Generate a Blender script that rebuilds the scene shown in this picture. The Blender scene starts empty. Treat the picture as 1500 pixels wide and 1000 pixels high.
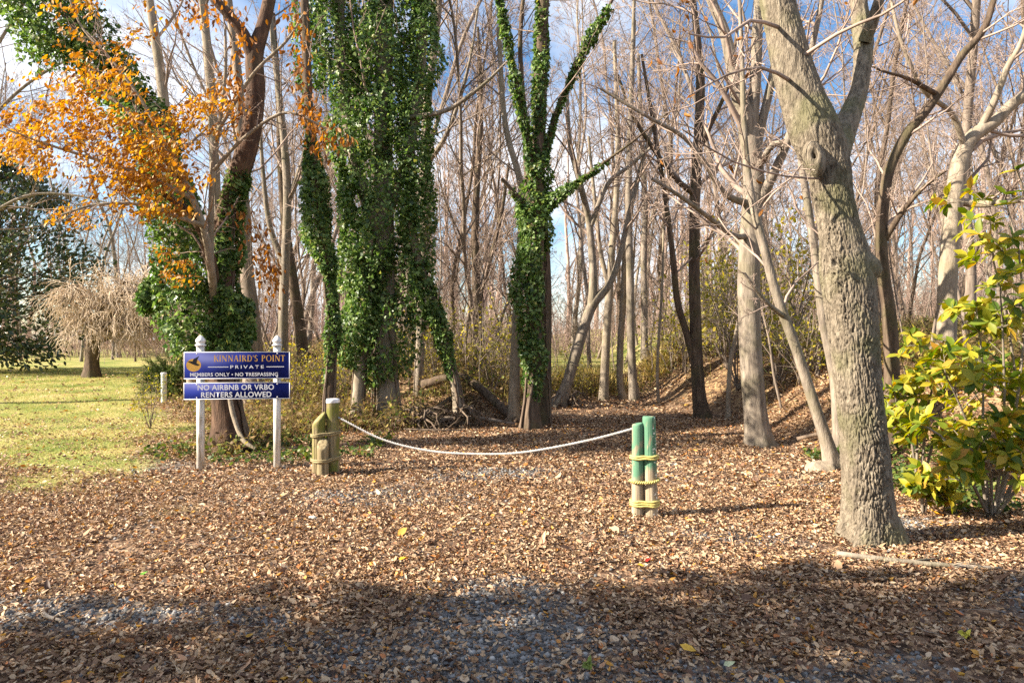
import bpy, math
import numpy as np
from mathutils import Vector

# ------------------------------------------------------------------ camera, sky, sun, exposure
S = bpy.context.scene
COL = S.collection
CAM_H, F, CX, CY = 1.6, 1000.0, 750.0, 500.0
cam = bpy.data.cameras.new('camera')
cam.sensor_width = 36.0
cam.lens = 36.0 * F / 1500.0
cam.clip_start, cam.clip_end = 0.05, 2000.0
cam_ob = bpy.data.objects.new('camera', cam)
COL.objects.link(cam_ob)
cam_ob.location = (0, 0, CAM_H)
cam_ob.rotation_euler = (math.radians(90), 0, 0)
S.camera = cam_ob

SUN_EL = math.radians(30.0)
LX, LY = 0.977, 0.212                      # compass direction in which the shadows fall
world = bpy.data.worlds.new('World')
S.world = world
world.use_nodes = True
wn, wl = world.node_tree.nodes, world.node_tree.links
wn.clear()
w_out = wn.new('ShaderNodeOutputWorld')
w_bg = wn.new('ShaderNodeBackground')
w_bg.inputs['Strength'].default_value = 0.060
sky = wn.new('ShaderNodeTexSky')
sky.sky_type = 'NISHITA'
sky.sun_disc = False
sky.sun_elevation = SUN_EL
sky.sun_rotation = math.atan2(-LX, -LY)
sky.air_density, sky.dust_density, sky.ozone_density = 1.0, 0.6, 1.4
w_tc = wn.new('ShaderNodeTexCoord')
w_map = wn.new('ShaderNodeMapping')
w_map.inputs['Scale'].default_value = (1.0, 1.0, 2.6)
w_map.inputs['Location'].default_value = (3.1, 0.4, 0.2)
w_noise = wn.new('ShaderNodeTexNoise')
w_noise.inputs['Scale'].default_value = 2.3
w_noise.inputs['Detail'].default_value = 9
w_noise.inputs['Roughness'].default_value = 0.56
w_noise.inputs['Distortion'].default_value = 0.35
w_ramp = wn.new('ShaderNodeValToRGB')
w_ramp.color_ramp.elements[0].position = 0.40
w_ramp.color_ramp.elements[1].position = 0.66
w_mix = wn.new('ShaderNodeMixRGB')
w_mix.inputs['Color2'].default_value = (7.0, 7.1, 7.4, 1)
wl.new(w_tc.outputs['Generated'], w_map.inputs['Vector'])
wl.new(w_map.outputs['Vector'], w_noise.inputs['Vector'])
wl.new(w_noise.outputs['Fac'], w_ramp.inputs['Fac'])
wl.new(w_ramp.outputs['Color'], w_mix.inputs['Fac'])
w_hs = wn.new('ShaderNodeHueSaturation')
w_hs.inputs['Saturation'].default_value = 1.25
w_hs.inputs['Value'].default_value = 1.15
wl.new(sky.outputs['Color'], w_hs.inputs['Color'])
wl.new(w_hs.outputs['Color'], w_mix.inputs['Color1'])
wl.new(w_mix.outputs['Color'], w_bg.inputs['Color'])
wl.new(w_bg.outputs['Background'], w_out.inputs['Surface'])

sun = bpy.data.lights.new('sun', 'SUN')
sun.energy = 5.0
sun.angle = math.radians(0.5)
sun.color = (1.0, 0.90, 0.74)
sun_ob = bpy.data.objects.new('sun', sun)
COL.objects.link(sun_ob)
sun_ob.rotation_euler = Vector((LX * math.cos(SUN_EL), LY * math.cos(SUN_EL), -math.sin(SUN_EL))).to_track_quat('-Z', 'Y').to_euler()

S.view_settings.view_transform = 'Standard'
S.view_settings.look = 'None'
S.view_settings.exposure = 1.75
S.view_settings.gamma = 1.0
S.render.engine = 'CYCLES'
S.cycles.max_bounces = 6
S.cycles.diffuse_bounces = 3
S.cycles.glossy_bounces = 2
S.cycles.transmission_bounces = 3
S.cycles.use_denoising = False
S.cycles.caustics_reflective = False
S.cycles.caustics_refractive = False

# ------------------------------------------------------------------ small helpers
def at(px, py, d):
    """the point d metres ahead that the photograph shows at (px, py)"""
    return np.array([(px - CX) / F * d, d, CAM_H - (py - CY) / F * d])

def sst(a, b, x):
    t = np.clip((np.asarray(x, float) - a) / (b - a), 0, 1)
    return t * t * (3 - 2 * t)

def _hash(i, j, k, seed):
    n = (i * 374761393 + j * 668265263 + k * 2147483647 + seed * 1274126177) & 0xFFFFFFFF
    n = ((n ^ (n >> 13)) * 1274126177) & 0xFFFFFFFF
    n = ((n ^ (n >> 15)) * 2246822519) & 0xFFFFFFFF
    return ((n ^ (n >> 16)) & 0xFFFFFF) / float(0xFFFFFF)

def noise3(p, seed=0):
    """smooth value noise in -1..1"""
    p = np.asarray(p, float)
    i = np.floor(p).astype(np.int64)
    f = p - i
    f = f * f * (3 - 2 * f)
    out = 0
    for a in (0, 1):
        for b in (0, 1):
            for c in (0, 1):
                w = (f[..., 0] if a else 1 - f[..., 0]) * (f[..., 1] if b else 1 - f[..., 1]) * (f[..., 2] if c else 1 - f[..., 2])
                out = out + w * _hash(i[..., 0] + a, i[..., 1] + b, i[..., 2] + c, seed)
    return out * 2 - 1

def fbm(p, seed=0, octs=3):
    s, a, t = 0, 1.0, 0
    p = np.asarray(p, float)
    for o in range(octs):
        s = s + a * noise3(p * 2 ** o, seed + o)
        t += a
        a *= 0.5
    return s / t

def unit(v):
    return v / np.maximum(np.linalg.norm(v, axis=-1, keepdims=True), 1e-9)

def mesh_of(name, V, Q, mat, smooth=True, attr=None):
    V = np.asarray(V, np.float32).reshape(-1, 3)
    Q = np.asarray(Q, np.int32).reshape(-1, 4)
    me = bpy.data.meshes.new(name)
    me.vertices.add(len(V))
    me.vertices.foreach_set('co', V.ravel())
    me.loops.add(len(Q) * 4)
    me.loops.foreach_set('vertex_index', Q.ravel())
    me.polygons.add(len(Q))
    me.polygons.foreach_set('loop_start', np.arange(len(Q), dtype=np.int32) * 4)
    if smooth:
        me.polygons.foreach_set('use_smooth', np.ones(len(Q), bool))
    me.update(calc_edges=True)
    me.validate()
    for m in (mat if isinstance(mat, (list, tuple)) else [mat]):
        me.materials.append(m)
    if attr is not None:
        ca = me.color_attributes.new('zone', 'FLOAT_COLOR', 'POINT')
        ca.data.foreach_set('color', np.asarray(attr, np.float32).ravel())
    return me

def join(parts):
    vs, qs, o = [], [], 0
    for V, Q in parts:
        V = np.asarray(V).reshape(-1, 3)
        vs.append(V)
        qs.append(np.asarray(Q).reshape(-1, 4) + o)
        o += len(V)
    return np.concatenate(vs), np.concatenate(qs)

def obj(name, data, mat=None, parent=None, smooth=True):
    """one mesh object from one (V, Q), a list of them, or a ready mesh; V is in world metres"""
    if isinstance(data, bpy.types.Mesh):
        me = data
    else:
        V, Q = join(data) if isinstance(data, list) else data
        V = np.asarray(V, float).reshape(-1, 3)
        if parent is not None:
            V = V - np.array(parent.location)
        me = mesh_of(name, V, Q, mat, smooth)
    o = bpy.data.objects.new(name, me)
    COL.objects.link(o)
    if parent is not None:
        root = parent
        o.parent = parent
        if parent.parent is not None or parent.type == 'MESH':
            pass
    return o

def tag(o, label=None, cat=None, group=None, kind=None):
    if label: o['label'] = label
    if cat: o['category'] = cat
    if group: o['group'] = group
    if kind: o['kind'] = kind
    return o

def thing(name, label, cat, loc, group=None):
    o = bpy.data.objects.new(name, None)
    o.empty_display_size = 0.2
    COL.objects.link(o)
    o.location = tuple(float(c) for c in loc)
    return tag(o, label, cat, group)

def sub(name, data, mat, part, root, smooth=True):
    """a sub-part: child of a part; the geometry is given in world metres, ROOT is the thing"""
    V, Q = join(data) if isinstance(data, list) else data
    me = mesh_of(name, np.asarray(V, float).reshape(-1, 3) - np.array(root.location), Q, mat, smooth)
    o = bpy.data.objects.new(name, me)
    COL.objects.link(o)
    o.parent = part
    return o

def dup(root, loc, rotz=0.0, scale=1.0, label=None, group=None):
    r = root.copy()
    COL.objects.link(r)
    r.location = tuple(float(c) for c in loc)
    r.rotation_euler = (0, 0, rotz)
    r.scale = (scale,) * 3 if np.isscalar(scale) else scale
    if label: r['label'] = label
    if group: r['group'] = group
    for ch in list(root.children):
        c = ch.copy()
        COL.objects.link(c)
        c.parent = r
    return r

# ------------------------------------------------------------------ geometry
def tubes(P, R, sides, close=False):
    """M tubes of K points each -> verts, quads"""
    P = np.asarray(P, float); R = np.asarray(R, float)
    if P.ndim == 2: P, R = P[None], R[None]
    M, K, _ = P.shape
    T = np.gradient(P, axis=1)
    T = unit(T)
    D = unit(P[:, -1] - P[:, 0] + 1e-6)
    ref = np.where(np.abs(D[:, 2:3]) < 0.75, np.array([[0., 0., 1.]]), np.array([[0., 1., 0.]]))
    U = unit(np.cross(T, ref[:, None, :]))
    W = np.cross(T, U)
    a = np.arange(sides) / sides * 2 * math.pi
    ring = U[:, :, None, :] * np.cos(a)[None, None, :, None] + W[:, :, None, :] * np.sin(a)[None, None, :, None]
    V = P[:, :, None, :] + ring * R[:, :, None, None]
    idx = np.arange(M * K * sides).reshape(M, K, sides)
    A = idx[:, :-1, :]
    B = np.roll(idx, -1, 2)[:, :-1, :]
    C = np.roll(idx, -1, 2)[:, 1:, :]
    E = idx[:, 1:, :]
    Q = np.stack([A, B, C, E], -1).reshape(-1, 4)
    V = V.reshape(-1, 3)
    if close and M == 1:
        n0 = len(V)
        V = np.concatenate([V, P[0, :1], P[0, -1:]])
        j = np.arange(sides)
        last = (K - 1) * sides
        q0 = np.stack([np.full(sides, n0), (j + 1) % sides, j, np.full(sides, n0)], -1)
        q1 = np.stack([np.full(sides, n0 + 1), last + j, last + (j + 1) % sides, np.full(sides, n0 + 1)], -1)
        # a fan of thin quads round the end's centre
        c0 = V[:sides] * 0.5 + P[0, 0] * 0.5
        c1 = V[last:last + sides] * 0.5 + P[0, -1] * 0.5
        b = len(V)
        V = np.concatenate([V, c0, c1])
        q0 = np.stack([(j + 1) % sides, j, b + j, b + (j + 1) % sides], -1)
        q1 = np.stack([last + j, last + (j + 1) % sides, b + sides + (j + 1) % sides, b + sides + j], -1)
        h = sides // 2
        q2 = np.array([[b + k, b + k + 1, b + (sides - 2 - k) % sides, b + sides - 1 - k] for k in range(h - 1)])
        q3 = np.array([[b + sides + k + 1, b + sides + k, b + 2 * sides - 1 - k, b + sides + (sides - 2 - k) % sides] for k in range(h - 1)])
        Q = np.concatenate([Q, q0, q1, q2, q3])
    return V, Q

def resample(P, R, n):
    """smooth curve through the given points, n points along it"""
    P = np.asarray(P, float); R = np.asarray(R, float)
    X = np.concatenate([P, R[:, None]], 1)
    k = len(X)
    if k == 2:
        t = np.linspace(0, 1, n)[:, None]
        Y = X[0] * (1 - t) + X[1] * t
        return Y[:, :3], Y[:, 3]
    E = np.concatenate([[2 * X[0] - X[1]], X, [2 * X[-1] - X[-2]]])
    L = np.concatenate([[0], np.cumsum(np.linalg.norm(np.diff(P, axis=0), axis=1))])
    s = np.linspace(0, L[-1], n)
    i = np.clip(np.searchsorted(L, s, 'right') - 1, 0, k - 2)
    t = ((s - L[i]) / np.maximum(L[i + 1] - L[i], 1e-9))[:, None]
    p0, p1, p2, p3 = E[i], E[i + 1], E[i + 2], E[i + 3]
    Y = 0.5 * (2 * p1 + (p2 - p0) * t + (2 * p0 - 5 * p1 + 4 * p2 - p3) * t ** 2 + (3 * p1 - p0 - 3 * p2 + p3) * t ** 3)
    return Y[:, :3], np.maximum(Y[:, 3], 0.002)

def grow(rng, P, R, n, t0, t1, ang, lr, K=5, wob=0.18, up=0.12, rr=0.6, rmin=0.004, lmax=9.0, droop=0.0):
    """n children on each of M branches; all in one array"""
    M, Kp, _ = P.shape
    t = (np.arange(n)[None] + rng.random((M, n))) / n * (t1 - t0) + t0
    x = t * (Kp - 1)
    i = np.minimum(x.astype(int), Kp - 2)
    f = (x - i)[..., None]
    m = np.arange(M)[:, None]
    pos = P[m, i] * (1 - f) + P[m, i + 1] * f
    rad = R[m, i] * (1 - f[..., 0]) + R[m, i + 1] * f[..., 0]
    d = unit(P[m, i + 1] - P[m, i])
    L = np.linalg.norm(np.diff(P, axis=1), axis=2).sum(1)[:, None]
    pr = rng.normal(size=(M, n, 3))
    pr = unit(pr - (pr * d).sum(-1, keepdims=True) * d)
    a = np.radians(ang * (0.7 + 0.6 * rng.random((M, n, 1))))
    D = unit(np.cos(a) * d + np.sin(a) * pr + np.array([0, 0, up]))
    ln = np.minimum(lr * L * (1.15 - 0.75 * t) * (0.55 + 0.8 * rng.random((M, n))), lmax)
    N = M * n
    pos, D, ln = pos.reshape(N, 3), D.reshape(N, 3), ln.reshape(N, 1)
    r0 = np.maximum((rad * rr * (0.6 + 0.5 * rng.random((M, n)))).reshape(N, 1), rmin)
    out = np.empty((N, K, 3)); out[:, 0] = pos
    p = pos.copy()
    for k in range(1, K):
        p = p + D * ln / (K - 1)
        out[:, k] = p
        D = unit(D + rng.normal(size=(N, 3)) * wob + np.array([0, 0, up * 0.6 - droop]))
    R2 = r0 * np.linspace(1, 0.32, K)[None]
    return out, np.maximum(R2, rmin * 0.7)

# leaf templates: x side, y along the leaf, z normal ; quads
def tmpl(kind):
    if kind == 'ivy':
        v = [[0, 0, 0], [-.5, .12, .10], [-.34, .45, .04], [0, 1, -.12], [.34, .45, .04], [.5, .12, .10], [0, .42, -.06]]
        q = [[0, 6, 2, 1], [6, 3, 2, 2], [0, 5, 4, 6], [6, 4, 3, 3]]
        q = [[0, 6, 2, 1], [0, 5, 4, 6], [6, 4, 3, 2]]
    elif kind == 'oval':
        v = [[0, 0, 0], [-.2, .28, .07], [-.22, .62, .05], [0, 1, -.1], [.22, .62, .05], [.2, .28, .07], [0, .3, 0], [0, .65, -.02]]
        q = [[0, 6, 1, 1], [6, 7, 2, 1], [7, 3, 2, 2], [0, 5, 6, 6], [6, 5, 4, 7], [7, 4, 3, 3]]
        q = [[0, 6, 2, 1], [6, 7, 3, 2], [0, 5, 4, 6], [6, 4, 3, 7]]
    elif kind == 'curl':
        v = [[0, 0, .20], [-.17, .30, .25], [-.15, .70, .22], [0.06, 1, .36], [.17, .67, .30], [.20, .27, .11], [0, .33, 0], [.02, .7, .07]]
        q = [[0, 6, 2, 1], [6, 7, 3, 2], [0, 5, 4, 6], [6, 4, 3, 7]]
    elif kind == 'flat':
        v = [[0, 0, 0], [-.28, .25, .08], [-.24, .7, .02], [0, 1, .12], [.26, .66, .12], [.3, .3, .03], [0, .5, 0]]
        q = [[0, 6, 2, 1], [0, 5, 4, 6], [6, 4, 3, 2]]
    elif kind == 'blade':
        v = [[-.05, 0, 0], [.05, 0, 0], [.035, .55, .10], [-.035, .55, .10], [0, 1, .32], [.006, 1, .32]]
        q = [[0, 1, 2, 3], [3, 2, 5, 4]]
    elif kind == 'stone':
        v = [[-.4, -.5, -.3], [.5, -.4, -.35], [.42, .5, -.3], [-.5, .38, -.3], [-.3, -.35, .3], [.36, -.3, .25], [.3, .36, .34], [-.36, .3, .24]]
        q = [[3, 2, 1, 0], [4, 5, 6, 7], [0, 1, 5, 4], [1, 2, 6, 5], [2, 3, 7, 6], [3, 0, 4, 7]]
    return np.array(v, float), np.array(q, int)

def scatter(kind, pos, tip, nrm, size):
    V, Q = tmpl(kind)
    N = len(pos)
    tip = unit(tip)
    nrm = unit(nrm - (nrm * tip).sum(-1, keepdims=True) * tip)
    side = np.cross(tip, nrm)
    s = np.asarray(size, float).reshape(-1, 1, 1) * np.ones((N, 1, 1))
    out = pos[:, None] + s * (V[None, :, :1] * side[:, None] + V[None, :, 1:2] * tip[:, None] + V[None, :, 2:] * nrm[:, None])
    return out.reshape(-1, 3), (Q[None] + (np.arange(N) * len(V))[:, None, None]).reshape(-1, 4)

def box(c, size, rot=0.0):
    x, y, z = np.array(size) / 2
    v = np.array([[-x, -y, -z], [x, -y, -z], [x, y, -z], [-x, y, -z], [-x, -y, z], [x, -y, z], [x, y, z], [-x, y, z]])
    c_, s_ = math.cos(rot), math.sin(rot)
    v = v @ np.array([[c_, s_, 0], [-s_, c_, 0], [0, 0, 1]])
    return v + np.array(c), np.array([[3, 2, 1, 0], [4, 5, 6, 7], [0, 1, 5, 4], [1, 2, 6, 5], [2, 3, 7, 6], [3, 0, 4, 7]])

# ------------------------------------------------------------------ materials
def new_mat(name):
    m = bpy.data.materials.new(name)
    m.use_nodes = True
    return m, m.node_tree.nodes, m.node_tree.links, m.node_tree.nodes['Principled BSDF']

def ramp_node(n, cols):
    r = n.new('ShaderNodeValToRGB')
    cr = r.color_ramp
    while len(cr.elements) < len(cols): cr.elements.new(0.5)
    for e, (p, c) in zip(cr.elements, cols):
        e.position = p
        e.color = (*c, 1)
    return r

def leaf_mat(name, cols, rough=0.5, trans=0.3, spec=0.3, tint=None):
    """each leaf takes its own tone; light passes through"""
    m, n, l, b = new_mat(name)
    g = n.new('ShaderNodeNewGeometry')
    r = ramp_node(n, cols)
    l.new(g.outputs['Random Per Island'], r.inputs['Fac'])
    l.new(r.outputs['Color'], b.inputs['Base Color'])
    b.inputs['Roughness'].default_value = rough
    b.inputs['Specular IOR Level'].default_value = spec
    if trans > 0:
        t = n.new('ShaderNodeBsdfTranslucent')
        hs = n.new('ShaderNodeHueSaturation')
        hs.inputs['Saturation'].default_value = 1.15
        hs.inputs['Value'].default_value = 1.5
        l.new(r.outputs['Color'], hs.inputs['Color'])
        l.new(hs.outputs['Color'], t.inputs['Color'])
        mx = n.new('ShaderNodeMixShader')
        mx.inputs['Fac'].default_value = trans
        l.new(b.outputs['BSDF'], mx.inputs[1])
        l.new(t.outputs['BSDF'], mx.inputs[2])
        l.new(mx.outputs['Shader'], n['Material Output'].inputs['Surface'])
    return m

def bark_mat(name, cols, scale=14.0, stretch=0.18, bump=0.6, rough=0.9, moss=None, moss_amt=0.5, fine=70):
    m, n, l, b = new_mat(name)
    tc = n.new('ShaderNodeTexCoord')
    mp = n.new('ShaderNodeMapping')
    mp.inputs['Scale'].default_value = (1, 1, stretch)
    l.new(tc.outputs['Object'], mp.inputs['Vector'])
    nz = n.new('ShaderNodeTexNoise')
    nz.inputs['Scale'].default_value = scale
    nz.inputs['Detail'].default_value = 6
    nz.inputs['Roughness'].default_value = 0.65
    l.new(mp.outputs['Vector'], nz.inputs['Vector'])
    r = ramp_node(n, cols)
    l.new(nz.outputs['Fac'], r.inputs['Fac'])
    col = r.outputs['Color']
    n2 = n.new('ShaderNodeTexNoise')
    n2.inputs['Scale'].default_value = 2.2
    n2.inputs['Detail'].default_value = 5
    l.new(tc.outputs['Object'], n2.inputs['Vector'])
    if moss:
        rr = ramp_node(n, [(0.5 - 0.0, (0, 0, 0)), (0.62, (1, 1, 1))])
        l.new(n2.outputs['Fac'], rr.inputs['Fac'])
        mu = n.new('ShaderNodeMath'); mu.operation = 'MULTIPLY'; mu.inputs[1].default_value = moss_amt
        l.new(rr.outputs['Color'], mu.inputs[0])
        mx = n.new('ShaderNodeMixRGB')
        mx.inputs['Color2'].default_value = (*moss, 1)
        l.new(mu.outputs[0], mx.inputs['Fac'])
        l.new(col, mx.inputs['Color1'])
        col = mx.outputs['Color']
    l.new(col, b.inputs['Base Color'])
    b.inputs['Roughness'].default_value = rough
    b.inputs['Specular IOR Level'].default_value = 0.15
    nf = n.new('ShaderNodeTexNoise')
    nf.inputs['Scale'].default_value = fine
    nf.inputs['Detail'].default_value = 4
    l.new(mp.outputs['Vector'], nf.inputs['Vector'])
    ad = n.new('ShaderNodeMath'); ad.operation = 'MULTIPLY_ADD'; ad.inputs[1].default_value = 0.35
    l.new(nf.outputs['Fac'], ad.inputs[0])
    l.new(nz.outputs['Fac'], ad.inputs[2])
    bp = n.new('ShaderNodeBump')
    bp.inputs['Strength'].default_value = bump
    bp.inputs['Distance'].default_value = 0.03
    l.new(ad.outputs[0], bp.inputs['Height'])
    l.new(bp.outputs['Normal'], b.inputs['Normal'])
    return m

def plain_mat(name, col, rough=0.6, var=0.12, scale=9.0, bump=0.1, spec=0.4):
    m, n, l, b = new_mat(name)
    tc = n.new('ShaderNodeTexCoord')
    nz = n.new('ShaderNodeTexNoise')
    nz.inputs['Scale'].default_value = scale
    nz.inputs['Detail'].default_value = 6
    l.new(tc.outputs['Object'], nz.inputs['Vector'])
    c = np.array(col)
    r = ramp_node(n, [(0.3, tuple(c * (1 - var * 2))), (0.65, tuple(np.minimum(c * (1 + var), 1)))])
    l.new(nz.outputs['Fac'], r.inputs['Fac'])
    l.new(r.outputs['Color'], b.inputs['Base Color'])
    b.inputs['Roughness'].default_value = rough
    b.inputs['Specular IOR Level'].default_value = spec
    if bump:
        bp = n.new('ShaderNodeBump')
        bp.inputs['Strength'].default_value = bump
        bp.inputs['Distance'].default_value = 0.01
        l.new(nz.outputs['Fac'], bp.inputs['Height'])
        l.new(bp.outputs['Normal'], b.inputs['Normal'])
    return m

M = {}
M['bark_big'] = bark_mat('fissured pale bark', [(0.30, (0.07, 0.056, 0.042)), (0.48, (0.19, 0.155, 0.115)), (0.72, (0.34, 0.285, 0.215))], 30, 0.3, 1.0, moss=(0.15, 0.145, 0.07), moss_amt=0.6, fine=90)
M['bark_grey'] = bark_mat('grey bark', [(0.32, (0.13, 0.105, 0.085)), (0.55, (0.26, 0.215, 0.17)), (0.75, (0.38, 0.32, 0.25))], 16, 0.2, 0.6, moss=(0.13, 0.12, 0.06), moss_amt=0.4)
M['bark_pale'] = bark_mat('pale bark', [(0.3, (0.17, 0.135, 0.10)), (0.55, (0.30, 0.245, 0.185)), (0.78, (0.42, 0.35, 0.27))], 12, 0.25, 0.5, moss=(0.2, 0.17, 0.09), moss_amt=0.35)
M['bark_dark'] = bark_mat('dark bark', [(0.3, (0.045, 0.032, 0.024)), (0.55, (0.12, 0.085, 0.06)), (0.75, (0.21, 0.155, 0.11))], 15, 0.2, 0.8, moss=(0.08, 0.08, 0.03), moss_amt=0.4)
M['bark_red'] = bark_mat('red brown bark', [(0.3, (0.035, 0.023, 0.017)), (0.55, (0.11, 0.066, 0.045)), (0.78, (0.25, 0.155, 0.10))], 12, 0.25, 0.9, moss=(0.12, 0.09, 0.05), moss_amt=0.4)
M['bark_wood'] = bark_mat('woodland bark', [(0.3, (0.12, 0.092, 0.072)), (0.55, (0.24, 0.19, 0.15)), (0.78, (0.37, 0.30, 0.24))], 9, 0.2, 0.5)
M['bark_brown'] = bark_mat('brown bark', [(0.3, (0.07, 0.05, 0.036)), (0.55, (0.165, 0.12, 0.088)), (0.78, (0.27, 0.21, 0.155))], 10, 0.2, 0.6)
M['twig'] = plain_mat('twig bark', (0.32, 0.24, 0.195), 0.85, 0.25, 3.0, 0, 0.1)
M['twig_sunlit'] = plain_mat('sunlit tone twig bark', (0.38, 0.27, 0.22), 0.85, 0.2, 1.0, 0, 0.1)  # lighter twig copy; sunlight on the distant growth is put into the colour
M['twig_pale'] = plain_mat('pale twig bark', (0.56, 0.44, 0.32), 0.8, 0.2, 3.0, 0, 0.15)
M['ivy'] = leaf_mat('ivy leaf', [(0, (0.022, 0.05, 0.014)), (0.3, (0.062, 0.12, 0.026)), (0.7, (0.14, 0.215, 0.055)), (0.95, (0.24, 0.32, 0.10)), (1, (0.34, 0.32, 0.08))], 0.42, 0.33, 0.4)
M['magnolia'] = leaf_mat('glossy magnolia leaf', [(0, (0.018, 0.036, 0.012)), (0.5, (0.045, 0.075, 0.022)), (0.85, (0.10, 0.125, 0.04)), (1, (0.22, 0.15, 0.06))], 0.30, 0.15, 0.55)
M['orange'] = leaf_mat('orange autumn leaf', [(0, (0.20, 0.075, 0.016)), (0.35, (0.36, 0.15, 0.024)), (0.7, (0.48, 0.235, 0.035)), (1, (0.56, 0.34, 0.07))], 0.5, 0.35, 0.3)
M['rust'] = leaf_mat('rust autumn leaf', [(0, (0.15, 0.055, 0.018)), (0.5, (0.27, 0.11, 0.03)), (1, (0.4, 0.19, 0.05))], 0.55, 0.4, 0.25)
M['yellow'] = leaf_mat('yellow green leaf', [(0, (0.06, 0.11, 0.012)), (0.3, (0.15, 0.20, 0.02)), (0.58, (0.30, 0.30, 0.03)), (0.88, (0.48, 0.39, 0.04)), (1, (0.42, 0.22, 0.035))], 0.45, 0.42, 0.35)
M['bush_yellow'] = leaf_mat('thin yellow leaf', [(0, (0.16, 0.17, 0.03)), (0.5, (0.36, 0.32, 0.05)), (1, (0.52, 0.40, 0.06))], 0.55, 0.4, 0.25)
M['undergrowth'] = leaf_mat('bramble leaf', [(0, (0.08, 0.05, 0.03)), (0.3, (0.20, 0.125, 0.06)), (0.55, (0.30, 0.21, 0.09)), (0.78, (0.34, 0.29, 0.075)), (0.9, (0.14, 0.17, 0.035)), (1, (0.06, 0.10, 0.02))], 0.6, 0.3, 0.2)
M['litter'] = leaf_mat('fallen leaf', [(0, (0.07, 0.042, 0.032)), (0.17, (0.18, 0.095, 0.056)), (0.44, (0.36, 0.225, 0.13)), (0.72, (0.50, 0.345, 0.21)), (0.91, (0.61, 0.46, 0.31)), (0.96, (0.46, 0.16, 0.05)), (1, (0.60, 0.34, 0.06))], 0.6, 0.12, 0.3)
M['grass'] = leaf_mat('lawn grass', [(0, (0.10, 0.16, 0.03)), (0.35, (0.22, 0.26, 0.05)), (0.65, (0.38, 0.33, 0.11)), (1, (0.52, 0.42, 0.21))], 0.6, 0.3, 0.2)
M['tallgrass'] = leaf_mat('dry tall grass', [(0, (0.26, 0.21, 0.06)), (0.6, (0.48, 0.36, 0.11)), (1, (0.58, 0.46, 0.2))], 0.6, 0.35, 0.2)
M['groundcover'] = leaf_mat('green ground cover leaf', [(0, (0.03, 0.055, 0.014)), (0.6, (0.075, 0.12, 0.025)), (1, (0.2, 0.21, 0.04))], 0.5, 0.3, 0.3)
M['stone'] = leaf_mat('crushed stone', [(0, (0.065, 0.064, 0.064)), (0.5, (0.145, 0.145, 0.148)), (0.9, (0.28, 0.275, 0.27)), (1, (0.5, 0.48, 0.45))], 0.8, 0, 0.3)
M['conifer'] = leaf_mat('conifer needle', [(0, (0.05, 0.085, 0.02)), (1, (0.16, 0.20, 0.05))], 0.6, 0.2, 0.2)

# ------------------------------------------------------------------ terrain
def lawn_edge(y):
    return -4.0 - 0.52 * (y - 8.2) - 0.35 * np.sin(y * 0.9)
def toe_left(y):
    return np.interp(y, [5, 9, 10.5, 12.3, 13.5, 16, 20, 26], [-6, -3.3, -2.4, -0.9, 0.25, 0.85, 0.6, -2.5])
def toe_right(y):
    return np.interp(y, [0, 5, 7, 9, 10.5, 14, 17.5, 24, 40], [8.5, 6.4, 5.2, 4.4, 4.1, 4.1, 3.3, 3.6, 6])

def ground_z(x, y):
    x = np.asarray(x, float); y = np.asarray(y, float)
    wood = sst(0.0, 3.5, x - lawn_edge(y))
    dl = toe_left(y) - x
    dr = x - toe_right(y)
    z = 0.75 * sst(12.5, 19, y) * sst(0, 2.6, dl) * wood
    z = z + 0.48 * np.exp(-((x + 0.9) / 1.15) ** 2 - ((y - 14.2) / 0.8) ** 2)
    z = z + 1.15 * sst(-0.1, 2.3, dr) + 0.05 * np.clip(dr - 2, 0, 30)
    z = z + wood * 0.030 * np.clip(y - 19, 0, 60) * sst(0, 4, y - 17)
    z = z + (1 - wood) * (0.38 * sst(11, 25, y) + 0.006 * np.clip(y - 25, 0, 100))
    p = np.stack([x, y, np.zeros_like(x)], -1)
    rough = 0.35 + 0.9 * np.maximum(sst(0.2, 1.5, dl) * wood * sst(9, 12, y), sst(0.2, 1.5, dr))
    z = z + rough * (0.05 * fbm(p * 0.55, 3, 2) + 0.025 * noise3(p * 2.3, 7))
    return z

def gz(x, y):
    return float(ground_z(np.array([x]), np.array([y]))[0])

def axis(lo, hi, fine_lo, fine_hi, step, grow_=1.12):
    a = list(np.arange(fine_lo, fine_hi + 1e-6, step))
    s, v = step, fine_hi
    while v < hi:
        s *= grow_; v += s; a.append(v)
    s, v = step, fine_lo
    while v > lo:
        s *= grow_; v -= s; a.insert(0, v)
    return np.array(a)

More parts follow.
